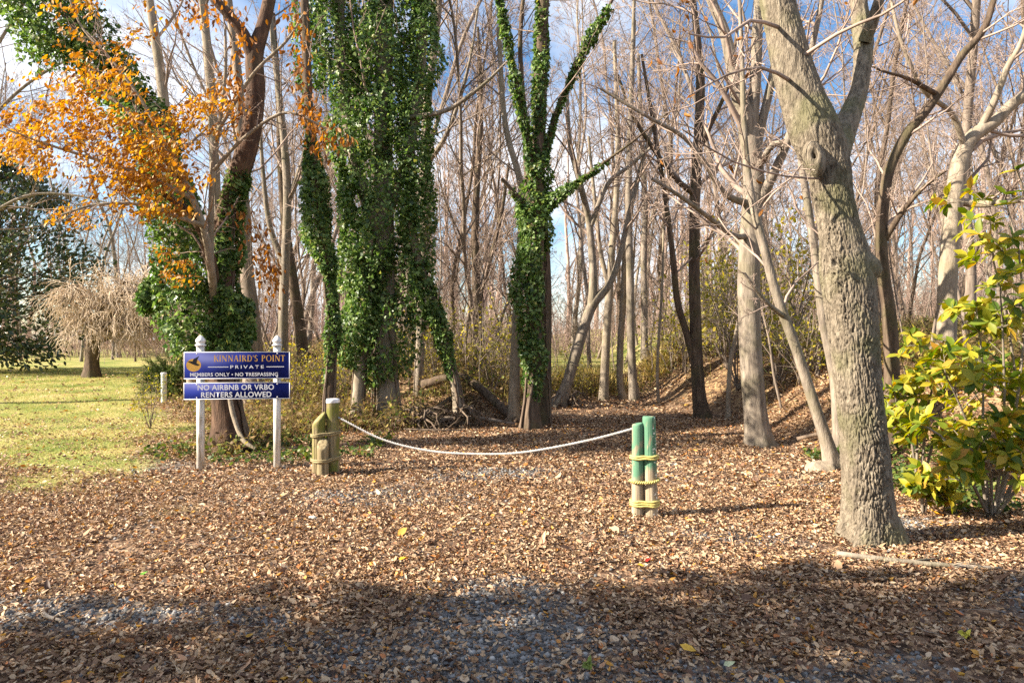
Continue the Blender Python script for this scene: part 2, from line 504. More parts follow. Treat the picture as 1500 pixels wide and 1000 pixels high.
def zones(x, y):
    """R lawn, G gravel, B woodland floor"""
    p = np.stack([x, y, np.zeros_like(x)], -1)
    e = x - lawn_edge(y) + 0.9 * fbm(p * 0.8, 11, 3)
    lawn = sst(0.6, -0.8, e) * sst(6.4, 9.4, y + 1.5 * fbm(p * 1.3, 12, 3)) * sst(90, 60, y)
    lawn = np.maximum(lawn, sst(25, 29, y + 2 * fbm(p * .3, 14, 2)) * sst(-1, 2, x) * sst(140, 90, y))
    gr = fbm(p * np.array([0.55, 1.0, 1]), 21, 3)
    gravel = sst(0.05, 0.42, gr + 0.40 * sst(5.2, 3.4, y) - 0.15)
    gravel = np.maximum(gravel, sst(1.0, 0.2, np.hypot((x + 1.6) / 1.9, (y - 7.0) / 0.65)) * 0.8)
    gravel = np.maximum(gravel, sst(1.0, 0.1, np.hypot((x - 1.6) / 1.2, (y - 5.6) / 0.5) + .3 * fbm(p * 1.5, 26, 2)) * .6)
    gravel = gravel * sst(10.5, 8, y) * sst(4.0, 3.2, x)
    wood = np.maximum(sst(0.0, 1.2, toe_left(y) - x) * sst(8.8, 10, y), sst(0.0, 1.0, x - toe_right(y)))
    wood = np.maximum(wood, sst(17.5, 20, y)) * (1 - lawn)
    return lawn, gravel, wood

def ground_mat():
    m, n, l, b = new_mat('leafy ground')
    at_ = n.new('ShaderNodeAttribute'); at_.attribute_name = 'zone'
    sp = n.new('ShaderNodeSeparateColor')
    l.new(at_.outputs['Color'], sp.inputs['Color'])
    tc = n.new('ShaderNodeTexCoord')
    vo = n.new('ShaderNodeTexVoronoi'); vo.inputs['Scale'].default_value = 22
    wp = n.new('ShaderNodeTexNoise'); wp.inputs['Scale'].default_value = 9; wp.inputs['Detail'].default_value = 3
    l.new(tc.outputs['Object'], wp.inputs['Vector'])
    wm = n.new('ShaderNodeMixRGB'); wm.inputs['Fac'].default_value = 0.12
    l.new(tc.outputs['Object'], wm.inputs['Color1']); l.new(wp.outputs['Color'], wm.inputs['Color2'])
    l.new(wm.outputs['Color'], vo.inputs['Vector'])
    sc = n.new('ShaderNodeSeparateColor'); l.new(vo.outputs['Color'], sc.inputs['Color'])
    litter = ramp_node(n, [(0, (0.05, 0.032, 0.022)), (0.35, (0.11, 0.065, 0.042)), (0.7, (0.21, 0.13, 0.08)), (1, (0.36, 0.25, 0.165))])
    l.new(sc.outputs['Red'], litter.inputs['Fac'])
    big = n.new('ShaderNodeTexNoise'); big.inputs['Scale'].default_value = 0.8; big.inputs['Detail'].default_value = 6
    l.new(tc.outputs['Object'], big.inputs['Vector'])
    gvo = n.new('ShaderNodeTexVoronoi'); gvo.inputs['Scale'].default_value = 60
    l.new(tc.outputs['Object'], gvo.inputs['Vector'])
    gsc = n.new('ShaderNodeSeparateColor'); l.new(gvo.outputs['Color'], gsc.inputs['Color'])
    grav = ramp_node(n, [(0, (0.06, 0.055, 0.052)), (0.6, (0.16, 0.152, 0.145)), (1, (0.32, 0.30, 0.28))])
    l.new(gsc.outputs['Red'], grav.inputs['Fac'])
    gn = n.new('ShaderNodeTexNoise'); gn.inputs['Scale'].default_value = 26; gn.inputs['Detail'].default_value = 6
    l.new(tc.outputs['Object'], gn.inputs['Vector'])
    gmx = n.new('ShaderNodeMath'); gmx.operation = 'MULTIPLY_ADD'; gmx.inputs[1].default_value = 0.42
    l.new(gn.outputs['Fac'], gmx.inputs[0])
    hb = n.new('ShaderNodeMath'); hb.operation = 'MULTIPLY'; hb.inputs[1].default_value = 0.62
    l.new(big.outputs['Fac'], hb.inputs[0]); l.new(hb.outputs[0], gmx.inputs[2])
    lawn = ramp_node(n, [(0.36, (0.10, 0.15, 0.03)), (0.47, (0.21, 0.23, 0.06)), (0.57, (0.37, 0.31, 0.11)), (0.70, (0.43, 0.32, 0.17))])
    l.new(gmx.outputs[0], lawn.inputs['Fac'])
    wood = ramp_node(n, [(0, (0.06, 0.036, 0.024)), (0.35, (0.15, 0.088, 0.052)), (0.7, (0.27, 0.17, 0.09)), (1, (0.38, 0.27, 0.14))])
    l.new(sc.outputs['Green'], wood.inputs['Fac'])
    m1 = n.new('ShaderNodeMixRGB'); l.new(sp.outputs['Blue'], m1.inputs['Fac']); l.new(litter.outputs['Color'], m1.inputs['Color1']); l.new(wood.outputs['Color'], m1.inputs['Color2'])
    m2 = n.new('ShaderNodeMixRGB'); l.new(sp.outputs['Green'], m2.inputs['Fac']); l.new(m1.outputs['Color'], m2.inputs['Color1']); l.new(grav.outputs['Color'], m2.inputs['Color2'])
    m3 = n.new('ShaderNodeMixRGB'); l.new(sp.outputs['Red'], m3.inputs['Fac']); l.new(m2.outputs['Color'], m3.inputs['Color1']); l.new(lawn.outputs['Color'], m3.inputs['Color2'])
    l.new(m3.outputs['Color'], b.inputs['Base Color'])
    b.inputs['Roughness'].default_value = 0.95
    b.inputs['Specular IOR Level'].default_value = 0.1
    bp = n.new('ShaderNodeBump'); bp.inputs['Strength'].default_value = 0.7; bp.inputs['Distance'].default_value = 0.03
    l.new(vo.outputs['Distance'], bp.inputs['Height'])
    l.new(bp.outputs['Normal'], b.inputs['Normal'])
    return m
M['ground'] = ground_mat()

xs = axis(-700, 700, -16, 12, 0.12, 1.10)
ys = axis(-300, 900, 2.5, 24, 0.12, 1.10)
GX, GY = np.meshgrid(xs, ys)
GZ = ground_z(GX, GY)
zl_, zg_, zw_ = zones(GX, GY)
nx = len(xs)
idx = np.arange(GX.size).reshape(GX.shape)
quads = np.stack([idx[:-1, :-1], idx[:-1, 1:], idx[1:, 1:], idx[1:, :-1]], -1).reshape(-1, 4)
fcx = GX.ravel()[quads].mean(1); fcy = GY.ravel()[quads].mean(1)
fl = zl_.ravel()[quads].mean(1) > 0.5
fw = (zw_.ravel()[quads].mean(1) > 0.5) & ~fl
allV = np.stack([GX, GY, GZ], -1).reshape(-1, 3)
allA = np.stack([zl_, zg_, zw_, np.ones_like(zl_)], -1).reshape(-1, 4)
for nm, sel in (('lawn', fl), ('woodland_floor', fw), ('path', ~fl & ~fw)):
    q = quads[sel]
    used, inv = np.unique(q, return_inverse=True)
    me = mesh_of(nm, allV[used], inv.reshape(-1, 4), M['ground'], True, allA[used])
    tag(obj(nm, me), kind='structure')

# ------------------------------------------------------------------ trees
def hero_poly(pts, base_on_ground=False, dd=0.0):
    """[(px, py, half-width in px, depth)] -> points and radii in metres"""
    P = np.array([at(p[0], p[1], p[3]) for p in pts])
    R = np.array([p[2] * p[3] / F for p in pts])
    if base_on_ground:
        g = gz(P[0, 0], P[0, 1])
        P[0, 2] = g - 0.06
    return P, R

def trunk_mesh(P, R, sides=18, step=0.10, rough=0.05, flare=0.0, seed=1, freq=9.0, vfreq=1.6, lobes=5):
    L = np.linalg.norm(np.diff(P, axis=0), axis=1).sum()
    n = max(6, int(L / step))
    P2, R2 = resample(P, R, n)
    V, Q = tubes(P2, R2, sides)
    ctr = np.repeat(P2, sides, axis=0)
    rad = V - ctr
    a = np.tile(np.arange(sides) / sides * 2 * math.pi, n)
    s = np.repeat(np.linspace(0, L, n), sides)
    p = np.stack([np.cos(a) * freq * 0.25, np.sin(a) * freq * 0.25, s * vfreq], -1)
    k = 1 + rough * fbm(p, seed, 3)
    if flare > 0:
        h = np.exp(-s / 0.22)
        k = k + flare * h * (0.45 + 0.55 * np.cos(a * lobes + seed + 0.6 * np.sin(a * 2)))
    return ctr + rad * k[:, None], Q

def hero(name, label, cat, trunk, limbs=(), bark='bark_grey', depth=10, levels=(5, 5, 5), seed=1, flare=0.35, rough=0.06, sides=18, group=None, twig='twig',
         tip_t0=0.25, ang=48, lr=0.45, extra_top=True, twig_r=0.0035, up=0.1, tmul=1.0):
    rng = np.random.default_rng(seed)
    full = lambda pts: [(p[0], p[1], p[2], p[3] if len(p) > 3 else depth) for p in pts]
    P, R = hero_poly(full(trunk), True)
    root = thing(name, label, cat, (P[0, 0], P[0, 1], gz(P[0, 0], P[0, 1])), group)
    parts = [trunk_mesh(P, R, sides, 0.10, rough, flare, seed)]
    polys = [(P, R)]
    for lm in limbs:
        lp, lrr = hero_poly(full(lm))
        parts.append(trunk_mesh(lp, lrr, max(8, sides // 2), 0.12, rough, 0, seed + 3))
        polys.append((lp, lrr))
    obj('trunk', parts, M[bark], root)
    K = 10
    PP = np.stack([resample(p, r, K)[0] for p, r in polys]); RR = np.stack([resample(p, r, K)[1] for p, r in polys])
    crown = []
    t0 = np.array([tip_t0])
    p1, r1 = grow(rng, PP[:1], RR[:1], levels[0] + 4, tip_t0, 0.98, ang, lr * 0.55, 6, 0.16, up, 0.38, 0.006, 3.6)
    sets = [(p1, r1)]
    if len(PP) > 1:
        p2, r2 = grow(rng, PP[1:], RR[1:], levels[0], 0.25, 1.0, ang, lr, 6, 0.16, up, 0.5, 0.006, 3.2)
        sets.append((p2, r2))
    p1 = np.concatenate([s_[0] for s_ in sets]); r1 = np.concatenate([s_[1] for s_ in sets])
    crown.append(tubes(p1, r1, 5))
    a, b = p1, r1
    for li, n in enumerate(levels[1:]):
        a, b = grow(rng, a, b, n, 0.2, 1.0, 44, 0.52, 5 if li == 0 else 4, 0.2, up, 0.6, twig_r, 2.2)
        crown.append(tubes(a, b, 4 if li == 0 else 3))
    obj('crown', crown, M[twig], root)
    return root

def woodland_variant(seed, H=18.0, r=0.17, lean=0.03, first=0.3, nb=13, spread=0.3):
    rng = np.random.default_rng(seed)
    K = 12
    P = np.zeros((K, 3)); d = np.array([rng.normal() * lean, rng.normal() * lean, 1.0]); p = np.array([0, 0, -0.15])
    for k in range(K):
        P[k] = p
        p = p + unit(d) * H / (K - 1)
        d = d + np.array([rng.normal() * 0.085, rng.normal() * 0.085, 0])
    R = r * np.linspace(1, 0.22, K) ** 0.8
    R[0] *= 1.25
    trunk = [trunk_mesh(P, R, 10, 0.35, 0.07, 0.25, seed)]
    a, b = grow(rng, P[None], R[None], nb, first, 0.98, 46, spread, 7, 0.17, 0.14, 0.50, 0.016, 7.0)
    trunk.append(tubes(a, b, 5))
    crown = []
    for li, (n, lrr, k, s) in enumerate(((6, 0.5, 5, 4), (7, 0.5, 4, 3), (5, 0.55, 4, 3))):
        a, b = grow(rng, a, b, n, 0.2, 1.0, 42, lrr, k, 0.18, 0.1, 0.55, (0.009, 0.0058, 0.0042)[li], 2.6)
        crown.append(tubes(a, b, s))
    return join(trunk), join(crown)

def sapling_variant(seed, H=4.5, r=0.025):
    rng = np.random.default_rng(seed)
    K = 8
    P = np.zeros((K, 3)); d = np.array([rng.normal() * .12, rng.normal() * .12, 1.0]); p = np.array([0, 0, -0.1])
    for k in range(K):
        P[k] = p
        p = p + unit(d) * H / (K - 1)
        d = d + np.array([rng.normal() * 0.1, rng.normal() * 0.1, 0])
    R = r * np.linspace(1, 0.25, K)
    a, b = grow(rng, P[None], R[None], 12, 0.2, 1, 45, 0.28, 5, 0.18, 0.1, 0.5, 0.005, 2)
    a2, b2 = grow(rng, a, b, 6, 0.2, 1, 45, 0.5, 4, 0.2, 0.08, 0.6, 0.0035, 1)
    a3, b3 = grow(rng, a2, b2, 3, 0.2, 1, 45, 0.6, 3, 0.2, 0.08, 0.6, 0.003, 1)
    return tubes(P, R, 6), join([tubes(a, b, 4), tubes(a2, b2, 3), tubes(a3, b3, 3)]), np.concatenate([a2[:, -1], a3[:, -1]])

def ivy_leaves(rng, P, R, n, size=0.085, clump=1.3, seed=5, thin=0.06):
    """leaves wrapped round a curve; R is how far the ivy stands off the axis"""
    P2, R2 = resample(P, R, 60)
    seg = np.linalg.norm(np.diff(P2, axis=0), axis=1)
    w = seg * (R2[1:] + R2[:-1]); w = w / w.sum()
    i = rng.choice(59, n, p=w)
    f = rng.random((n, 1))
    c = P2[i] * (1 - f) + P2[i + 1] * f
    r = R2[i] * (1 - f[:, 0]) + R2[i + 1] * f[:, 0]
    t = unit(P2[i + 1] - P2[i])
    ref = np.where(np.abs(t[:, 2:3]) < 0.8, np.array([[0., 0., 1.]]), np.array([[0., 1., 0.]]))
    u = unit(np.cross(t, ref)); v = np.cross(t, u)
    a = rng.random(n) * 2 * math.pi
    out = u * np.cos(a)[:, None] + v * np.sin(a)[:, None]
    c0 = c + out * r[:, None] * 0.7
    k = 0.76 + 0.70 * fbm(c0 * clump * np.array([1.1, 1.1, .6]), seed, 2) + 0.50 * noise3(c0 * np.array([3.2, 3.2, 1.9]) * clump, seed + 9)
    k = np.maximum(k, 0.18) * (1 - 0.38 * rng.random(n) ** 1.6)
    pos = c + out * (r * k)[:, None] * 0.98 + np.array([0, 0, -1.0]) * (r * 0.5 * rng.random(n) ** 3)[:, None]
    hole = fbm(pos * np.array([1.7, 1.7, 1.0]), seed + 31, 2) + 0.35 * (1 - k) < thin - 0.35
    pos, out, n = pos[~hole], out[~hole], int((~hole).sum())
    nrm = unit(out + np.array([0, 0, 0.7]) + rng.normal(size=(n, 3)) * 0.75)
    tip = unit(np.array([0, 0, -0.55]) + out * 0.5 + rng.normal(size=(n, 3)) * 0.7)
    return scatter('ivy', pos, tip, nrm, size * (0.45 + 0.95 * rng.random(n) ** 1.4))

# -- the big fissured tree at the right, its own bark relief
def big_tree():
    d = 5.5
    tr = [(1277, 800, 45), (1275, 770, 40), (1272, 740, 36.5), (1265, 640, 36), (1254, 540, 36.5), (1246, 440, 40), (1240, 390, 40), (1231, 340, 33), (1221, 290, 31.5), (1213, 240, 34), (1195, 195, 38), (1177, 150, 34), (1161, 100, 31), (1149, 50, 29), (1137, 0, 28), (1120, -90, 26), (1096, -220, 23), (1070, -400, 19), (1050, -600, 14), (1040, -850, 8)]
    P = np.array([at(a, b, d + 0.25 * max(0, (200 - b)) / 400) for a, b, _ in tr]); R = np.array([(c - 3.2) * d / F for _, _, c in tr])
    P[0, 2] = gz(P[0, 0], P[0, 1]) - 0.08
    root = thing('fissured_tree', 'big pale fissured tree forking above an old branch scar, nearest the camera', 'tree', (P[0, 0], P[0, 1], gz(P[0, 0], P[0, 1])))
    L = np.linalg.norm(np.diff(P, axis=0), axis=1).sum()
    def relief(P, R, sides, step, seed, flare, amp):
        L = np.linalg.norm(np.diff(P, axis=0), axis=1).sum()
        n = int(L / step)
        P2, R2 = resample(P, R, n)
        V, Q = tubes(P2, R2, sides)
        ctr = np.repeat(P2, sides, 0); rad = unit(V - ctr)
        a = np.tile(np.arange(sides) / sides * 2 * math.pi, n); s = np.repeat(np.linspace(0, L, n), sides); r = np.repeat(R2, sides)
        q = np.stack([np.cos(a) * r * 70, np.sin(a) * r * 70, s * 20.0], -1)
        q = q + 0.9 * np.stack([noise3(q * 0.45, 40), noise3(q * 0.45, 41), noise3(q * 0.5, 42)], -1)
        ridge = 1 - np.abs(noise3(q, seed)) * 2.0                     # thin crests and broad plates
        ridge2 = 1 - np.abs(noise3(q * np.array([1.9, 1.9, 1.7]), seed + 4)) * 2.0
        big = fbm(np.stack([np.cos(a) * 1.4, np.sin(a) * 1.4, s * 1.3], -1), seed + 8, 2)
        soft = 0.55 + 0.45 * sst(3.9, 2.4, s)                         # smoother bark higher up
        h = amp * soft * (0.8 + 0.7 * big) * (-0.85 * np.clip(ridge, 0, 1) ** 2.2 - 0.35 * np.clip(ridge2, 0, 1) + 0.3 * noise3(q * 3.1, seed + 6)) + 0.02 * big
        if flare:
            e = np.exp(-s / 0.26)
            ang = np.arctan2(rad[:, 1], rad[:, 0]) - 0.12
            h = h + r * e * (0.20 + 0.27 * np.cos(ang * 4 + math.pi + 0.5 * np.sin(ang * 2)))
        return ctr + rad * (r + h)[:, None], Q
    limb = [(1222, 225, 22), (1236, 190, 19), (1248, 160, 16), (1257, 130, 14), (1263, 90, 14), (1265, 55, 15), (1260, 15, 13), (1250, -60, 11), (1240, -200, 9), (1250, -420, 5)]
    limb2 = [(1266, 62, 11), (1278, 30, 10), (1290, -10, 8), (1320, -120, 7), (1340, -300, 4)]
    stub = [(1242, 388, 24), (1262, 392, 26), (1277, 398, 19), (1284, 402, 12)]
    lp = np.array([at(a, b, d + 0.1 + 0.9 * i / 9) for i, (a, b, _) in enumerate(limb)]); lr = np.array([c * d / F for _, _, c in limb])
    l2 = np.array([at(a, b, d + 0.5 - 0.07 * i) for i, (a, b, _) in enumerate(limb2)]); l2r = np.array([c * d / F for _, _, c in limb2])
    sp = np.array([at(a, b, d - 0.02) for a, b, _ in stub]); sr = np.array([c * d / F for _, _, c in stub])
    parts = [relief(P, R, 280, 0.010, 3, True, 0.019), relief(lp, lr, 60, 0.025, 5, False, 0.012), relief(l2, l2r, 40, 0.03, 6, False, 0.010), tubes(sp, sr, 24)]
    tr_o = obj('trunk', parts, M['bark_big'], root)
    # branch scar: a collar of healed bark round a hollow
    c = at(1193, 229, d - 0.165); nrm = unit(np.array([-0.45, -1, 0.05])); u = unit(np.cross(nrm, [0, 0, 1])); v = np.cross(u, nrm)
    th = np.linspace(0, 2 * math.pi, 33)[:-1]
    rings = []
    for rr, hh in ((0.150, -0.05), (0.115, 0.000), (0.085, 0.022), (0.055, 0.030), (0.026, 0.010), (0.009, -0.03)):
        tilt = np.cos(th) * rr * 0.55; 
        rings.append(c + (u[None] * (np.cos(th) * rr * 0.58)[:, None] + v[None] * (np.sin(th) * rr + np.cos(th) * rr * 0.25)[:, None]) + nrm * hh)
    V = np.concatenate(rings); nn = 32
    Q = [[i * nn + j, i * nn + (j + 1) % nn, (i + 1) * nn + (j + 1) % nn, (i + 1) * nn + j] for i in range(5) for j in range(nn)]
    sub('branch_scar', (V + 0.012 * fbm(V * 14, 3, 2)[:, None], np.array(Q)), M['bark_big'], tr_o, root)
    rng = np.random.default_rng(77)
    K = 12
    PP = np.stack([resample(P, R, K)[0], resample(lp, lr, K)[0], resample(l2, l2r, K)[0]]); RR = np.stack([resample(P, R, K)[1], resample(lp, lr, K)[1], resample(l2, l2r, K)[1]])
    a, b = grow(rng, PP, RR, 8, 0.42, 1.0, 52, 0.22, 7, 0.15, 0.1, 0.32, 0.012, 3.5)
    hand = [[(1160, 120, 3.2), (1120, 100, 2.4), (1070, 108, 1.8), (1010, 140, 1)], [(1165, 90, 3), (1235, 45, 2.4), (1300, 18, 1.8), (1350, -20, 1)], [(1220, 262, 2), (1150, 258, 1.5), (1070, 235, 1.2), (1000, 190, .8)], [(1140, 40, 3), (1100, 30, 2.4), (1060, 55, 1.8), (1010, 50, 1)]]
    hp = np.stack([resample(np.array([at(x, y, d - 0.28 * k) for k, (x, y, _) in enumerate(h)]), np.array([r * d / F for *_, r in h]), 7)[0] for h in hand])
    hr = np.stack([resample(np.array([at(x, y, d) for x, y, _ in h]), np.array([r * d / F for *_, r in h]), 7)[1] for h in hand])
    a = np.concatenate([a, hp]); b = np.concatenate([b, hr])
    cr = [tubes(a, b, 6)]
    for n, k, s_, rm in ((5, 5, 4, 0.006), (5, 4, 3, 0.0028), (3, 3, 3, 0.002)):
        a, b = grow(rng, a, b, n, 0.2, 1, 46, 0.5, k, 0.2, 0.08, 0.55, rm, 1.5)
        cr.append(tubes(a, b, s_))
    obj('crown', cr, M['twig'], root)
    lf = rng.choice(len(a), 260)
    e = a[lf, -1]
    obj('foliage', scatter('curl', e, rng.normal(size=(260, 3)) + [0, 0, -1.2], rng.normal(size=(260, 3)), 0.05 + 0.03 * rng.random(260)), M['rust'], root)
    return root
big_tree()

# -- the other trunks one can pick out beside the path
hero('pathside_tree', 'tall grey tree with three rising limbs and a broken stub beside the path', 'tree',
     [(1113, 655, 20), (1106, 600, 16.5), (1099, 500, 16), (1097, 400, 15.5), (1100, 330, 15), (1104, 280, 15), (1102, 230, 14.5), (1094, 180, 14), (1085, 150, 12), (1075, 110, 9.5), (1062, 50, 8), (1042, 0, 7), (1012, -90, 6), (990, -220, 4.5), (985, -380, 3)],
     [[(1100, 190, 10), (1104, 150, 8.5), (1107, 100, 8), (1109, 50, 8), (1112, 0, 7), (1114, -120, 5.5), (1120, -300, 3)],
      [(1104, 235, 8), (1116, 180, 6.5), (1130, 120, 6), (1141, 60, 5), (1165, -20, 4.5), (1190, -160, 3)],
      [(1105, 310, 9), (1133, 255, 7, 10.3), (1158, 195, 6, 10.1), (1175, 130, 5, 9.9), (1200, 20, 4, 9.7), (1220, -100, 3, 9.7)],
      [(1106, 248, 6), (1120, 232, 5, 10.2), (1129, 213, 4, 10.1), (1146, 208, 3.6, 10.0)],
      [(1100, 300, 6), (1062, 284, 4.6, 10.2), (1032, 238, 3.8, 10), (1000, 200, 3.2, 9.8), (950, 172, 2.6, 9.6), (880, 130, 2, 9.5)],
      [(1098, 345, 5), (1075, 345, 4, 10.2), (1040, 320, 3.5, 9.8), (1000, 290, 3, 9.5), (955, 262, 2.4, 9.3)]],
     'bark_grey', 10.5, (7, 5, 5, 3), 11, 0.45)
hero('slender_tree', 'straight slender dark tree with a thin leaning stem at its foot, right of the path', 'tree',
     [(1030, 614, 12), (1023, 570, 9.5), (1019, 480, 8.5), (1017, 400, 8), (1018, 300, 7.5), (1022, 220, 7), (1026, 120, 6.3), (1022, 60, 5), (1010, -60, 4), (1004, -250, 2.5)],
     [[(1024, 560, 6), (1006, 490, 5.2, 14.2), (992, 440, 5, 14.1), (986, 380, 4.4, 14), (976, 300, 3.7, 14), (960, 200, 3, 14), (940, 80, 2, 14)],
      [(1018, 285, 5), (990, 262, 4, 14), (955, 215, 3.4, 13.8), (925, 165, 2.6, 13.5), (905, 110, 2, 13.4)],
      [(1021, 225, 4), (1045, 175, 3.4, 14), (1068, 120, 2.6, 13.8), (1080, 40, 2, 13.8)]],
     'bark_dark', 14.2, (7, 5, 5, 3), 12, 0.4)
leaner = hero('leaning_tree', 'thin leaning trunk with a swollen pale burl at its foot', 'tree',
     [(1222, 694, 15), (1213, 655, 10), (1192, 590, 8), (1166, 510, 7.3), (1137, 430, 6.8), (1121, 370, 6.4), (1109, 325, 6), (1098, 270, 5), (1090, 190, 4.2), (1086, 60, 3), (1080, -60, 2)],
     [[(1150, 465, 4), (1120, 440, 3, 8.3), (1090, 400, 2.2, 8.2)]], 'bark_grey', 8.5, (5, 5, 4), 13, 0.5)
def burl():
    rng = np.random.default_rng(4)
    u = np.linspace(0.02, math.pi - 0.02, 26); w = np.linspace(0, 2 * math.pi, 37)[:-1]
    U, W = np.meshgrid(u, w, indexing='ij')
    dirs = np.stack([np.sin(U) * np.cos(W), np.sin(U) * np.sin(W), np.cos(U)], -1)
    k = 1 + 0.28 * fbm(dirs * 2.1 + 4, 3, 3)
    c = at(1203, 690, 8.45)
    V = c + dirs * k[..., None] * np.array([0.20, 0.17, 0.13])
    n = 36; idx = np.arange(26 * n).reshape(26, n)
    Q = np.stack([idx[:-1], np.roll(idx, -1, 1)[:-1], np.roll(idx, -1, 1)[1:], idx[1:]], -1).reshape(-1, 4)
    obj('burl', (V.reshape(-1, 3), Q), M['bark_pale'], leaner)
burl()
hero('thin_tree', 'thin crooked trunk close behind the big fissured tree', 'tree',
     [(1230, 645, 9), (1223, 560, 7.2), (1206, 470, 6.6), (1195, 380, 6), (1183, 300, 5.5), (1173, 230, 5), (1166, 150, 4.5), (1158, 50, 3.8), (1150, -80, 2.5)],
     [], 'bark_grey', 9.6, (6, 5, 4), 14, 0.3)
hero('bank_tree', 'pale smooth tree forking on the bank behind the yellow-green shrub', 'tree',
     [(1384, 560, 15), (1386, 480, 13.5), (1390, 380, 12.5), (1398, 290, 12), (1408, 232, 11.5), (1425, 200, 10.5), (1455, 180, 8.5), (1480, 155, 7.8), (1510, 130, 7), (1560, 60, 6), (1590, -60, 5), (1600, -200, 3)],
     [[(1412, 225, 7), (1438, 185, 6), (1458, 145, 5, 10.8), (1475, 100, 4.2, 10.7), (1500, 50, 3.2, 10.6), (1520, -60, 2.4, 10.5)],
      [(1415, 222, 5), (1395, 168, 4, 10.8), (1352, 130, 3.2, 10.5), (1320, 60, 2.6, 10.3), (1305, 0, 2, 10.3)],
      [(1390, 292, 6.5), (1430, 299, 5.8, 10.9), (1470, 296, 5, 10.4), (1530, 288, 4, 10.2)]],
     'bark_pale', 11.0, (7, 5, 5, 3), 15, 0.3)
hero('crooked_tree', 'dark crooked trunk bending away to the upper right behind the big tree', 'tree',
     [(1309, 560, 12), (1304, 480, 10), (1294, 400, 8.6), (1291, 340, 8), (1296, 285, 7.5), (1304, 245, 7.2), (1326, 200, 7), (1358, 160, 6.6), (1385, 120, 6), (1410, 80, 5.4), (1440, 45, 4.8), (1458, -10, 4), (1480, -120, 3)],
     [[(1293, 355, 5), (1322, 310, 4, 8.8), (1352, 275, 3, 8.6), (1385, 250, 2, 8.5)],
      [(1375, 140, 4), (1330, 115, 2.8, 8.8), (1295, 105, 1.8, 8.7), (1255, 88, .6, 8.6)]],
     'bark_dark', 9.0, (7, 5, 5, 3), 16, 0.3)
hero('pale_stem', 'slim pale stem standing just left of the ivy-wrapped twin trunk', 'tree',
     [(752, 612, 9), (754, 540, 7.5), (757, 470, 7), (761, 380, 6), (764, 280, 5), (740, 180, 4), (730, 40, 3)], [], 'bark_pale', 13.2, (5, 5, 4), 17, 0.3, tip_t0=0.6)
hero('bare_grey_tree', 'bare grey trunk rising behind the right edge of the ivy mass', 'tree',
     [(612, 570, 7), (616, 500, 6.5), (619, 420, 7), (622, 330, 7.5), (622, 250, 7.5), (626, 150, 6.5), (640, 40, 5), (650, -100, 4), (660, -300, 2)],
     [[(624, 240, 5), (650, 205, 3.6, 15), (672, 150, 2.8, 14.8), (690, 80, 2, 14.7), (700, 10, 1.4, 14.7)]], 'bark_grey', 15.5, (6, 5, 5, 3), 18, 0.2, tip_t0=0.5)
hero('swept_tree', 'smooth trunk leaning right where the path ends', 'tree',
     [(815, 602, 13), (828, 570, 8.5), (846, 510, 8), (866, 450, 7.6), (890, 420, 5.4), (905, 385, 4.5), (918, 330, 4), (935, 260, 3.4), (960, 170, 2.6)],
     [[(866, 452, 7), (869, 420, 6.2), (868, 380, 5.8), (862, 320, 5), (850, 270, 4.4, 16.2), (835, 210, 3.4, 16.2), (830, 120, 2.4, 16.2)],
      [(866, 330, 4), (890, 270, 3.5, 16.5), (920, 245, 2.8, 16.5), (955, 215, 2, 16.5)]], 'bark_grey', 16.6, (6, 5, 5, 3), 19, 0.5, tip_t0=0.45)
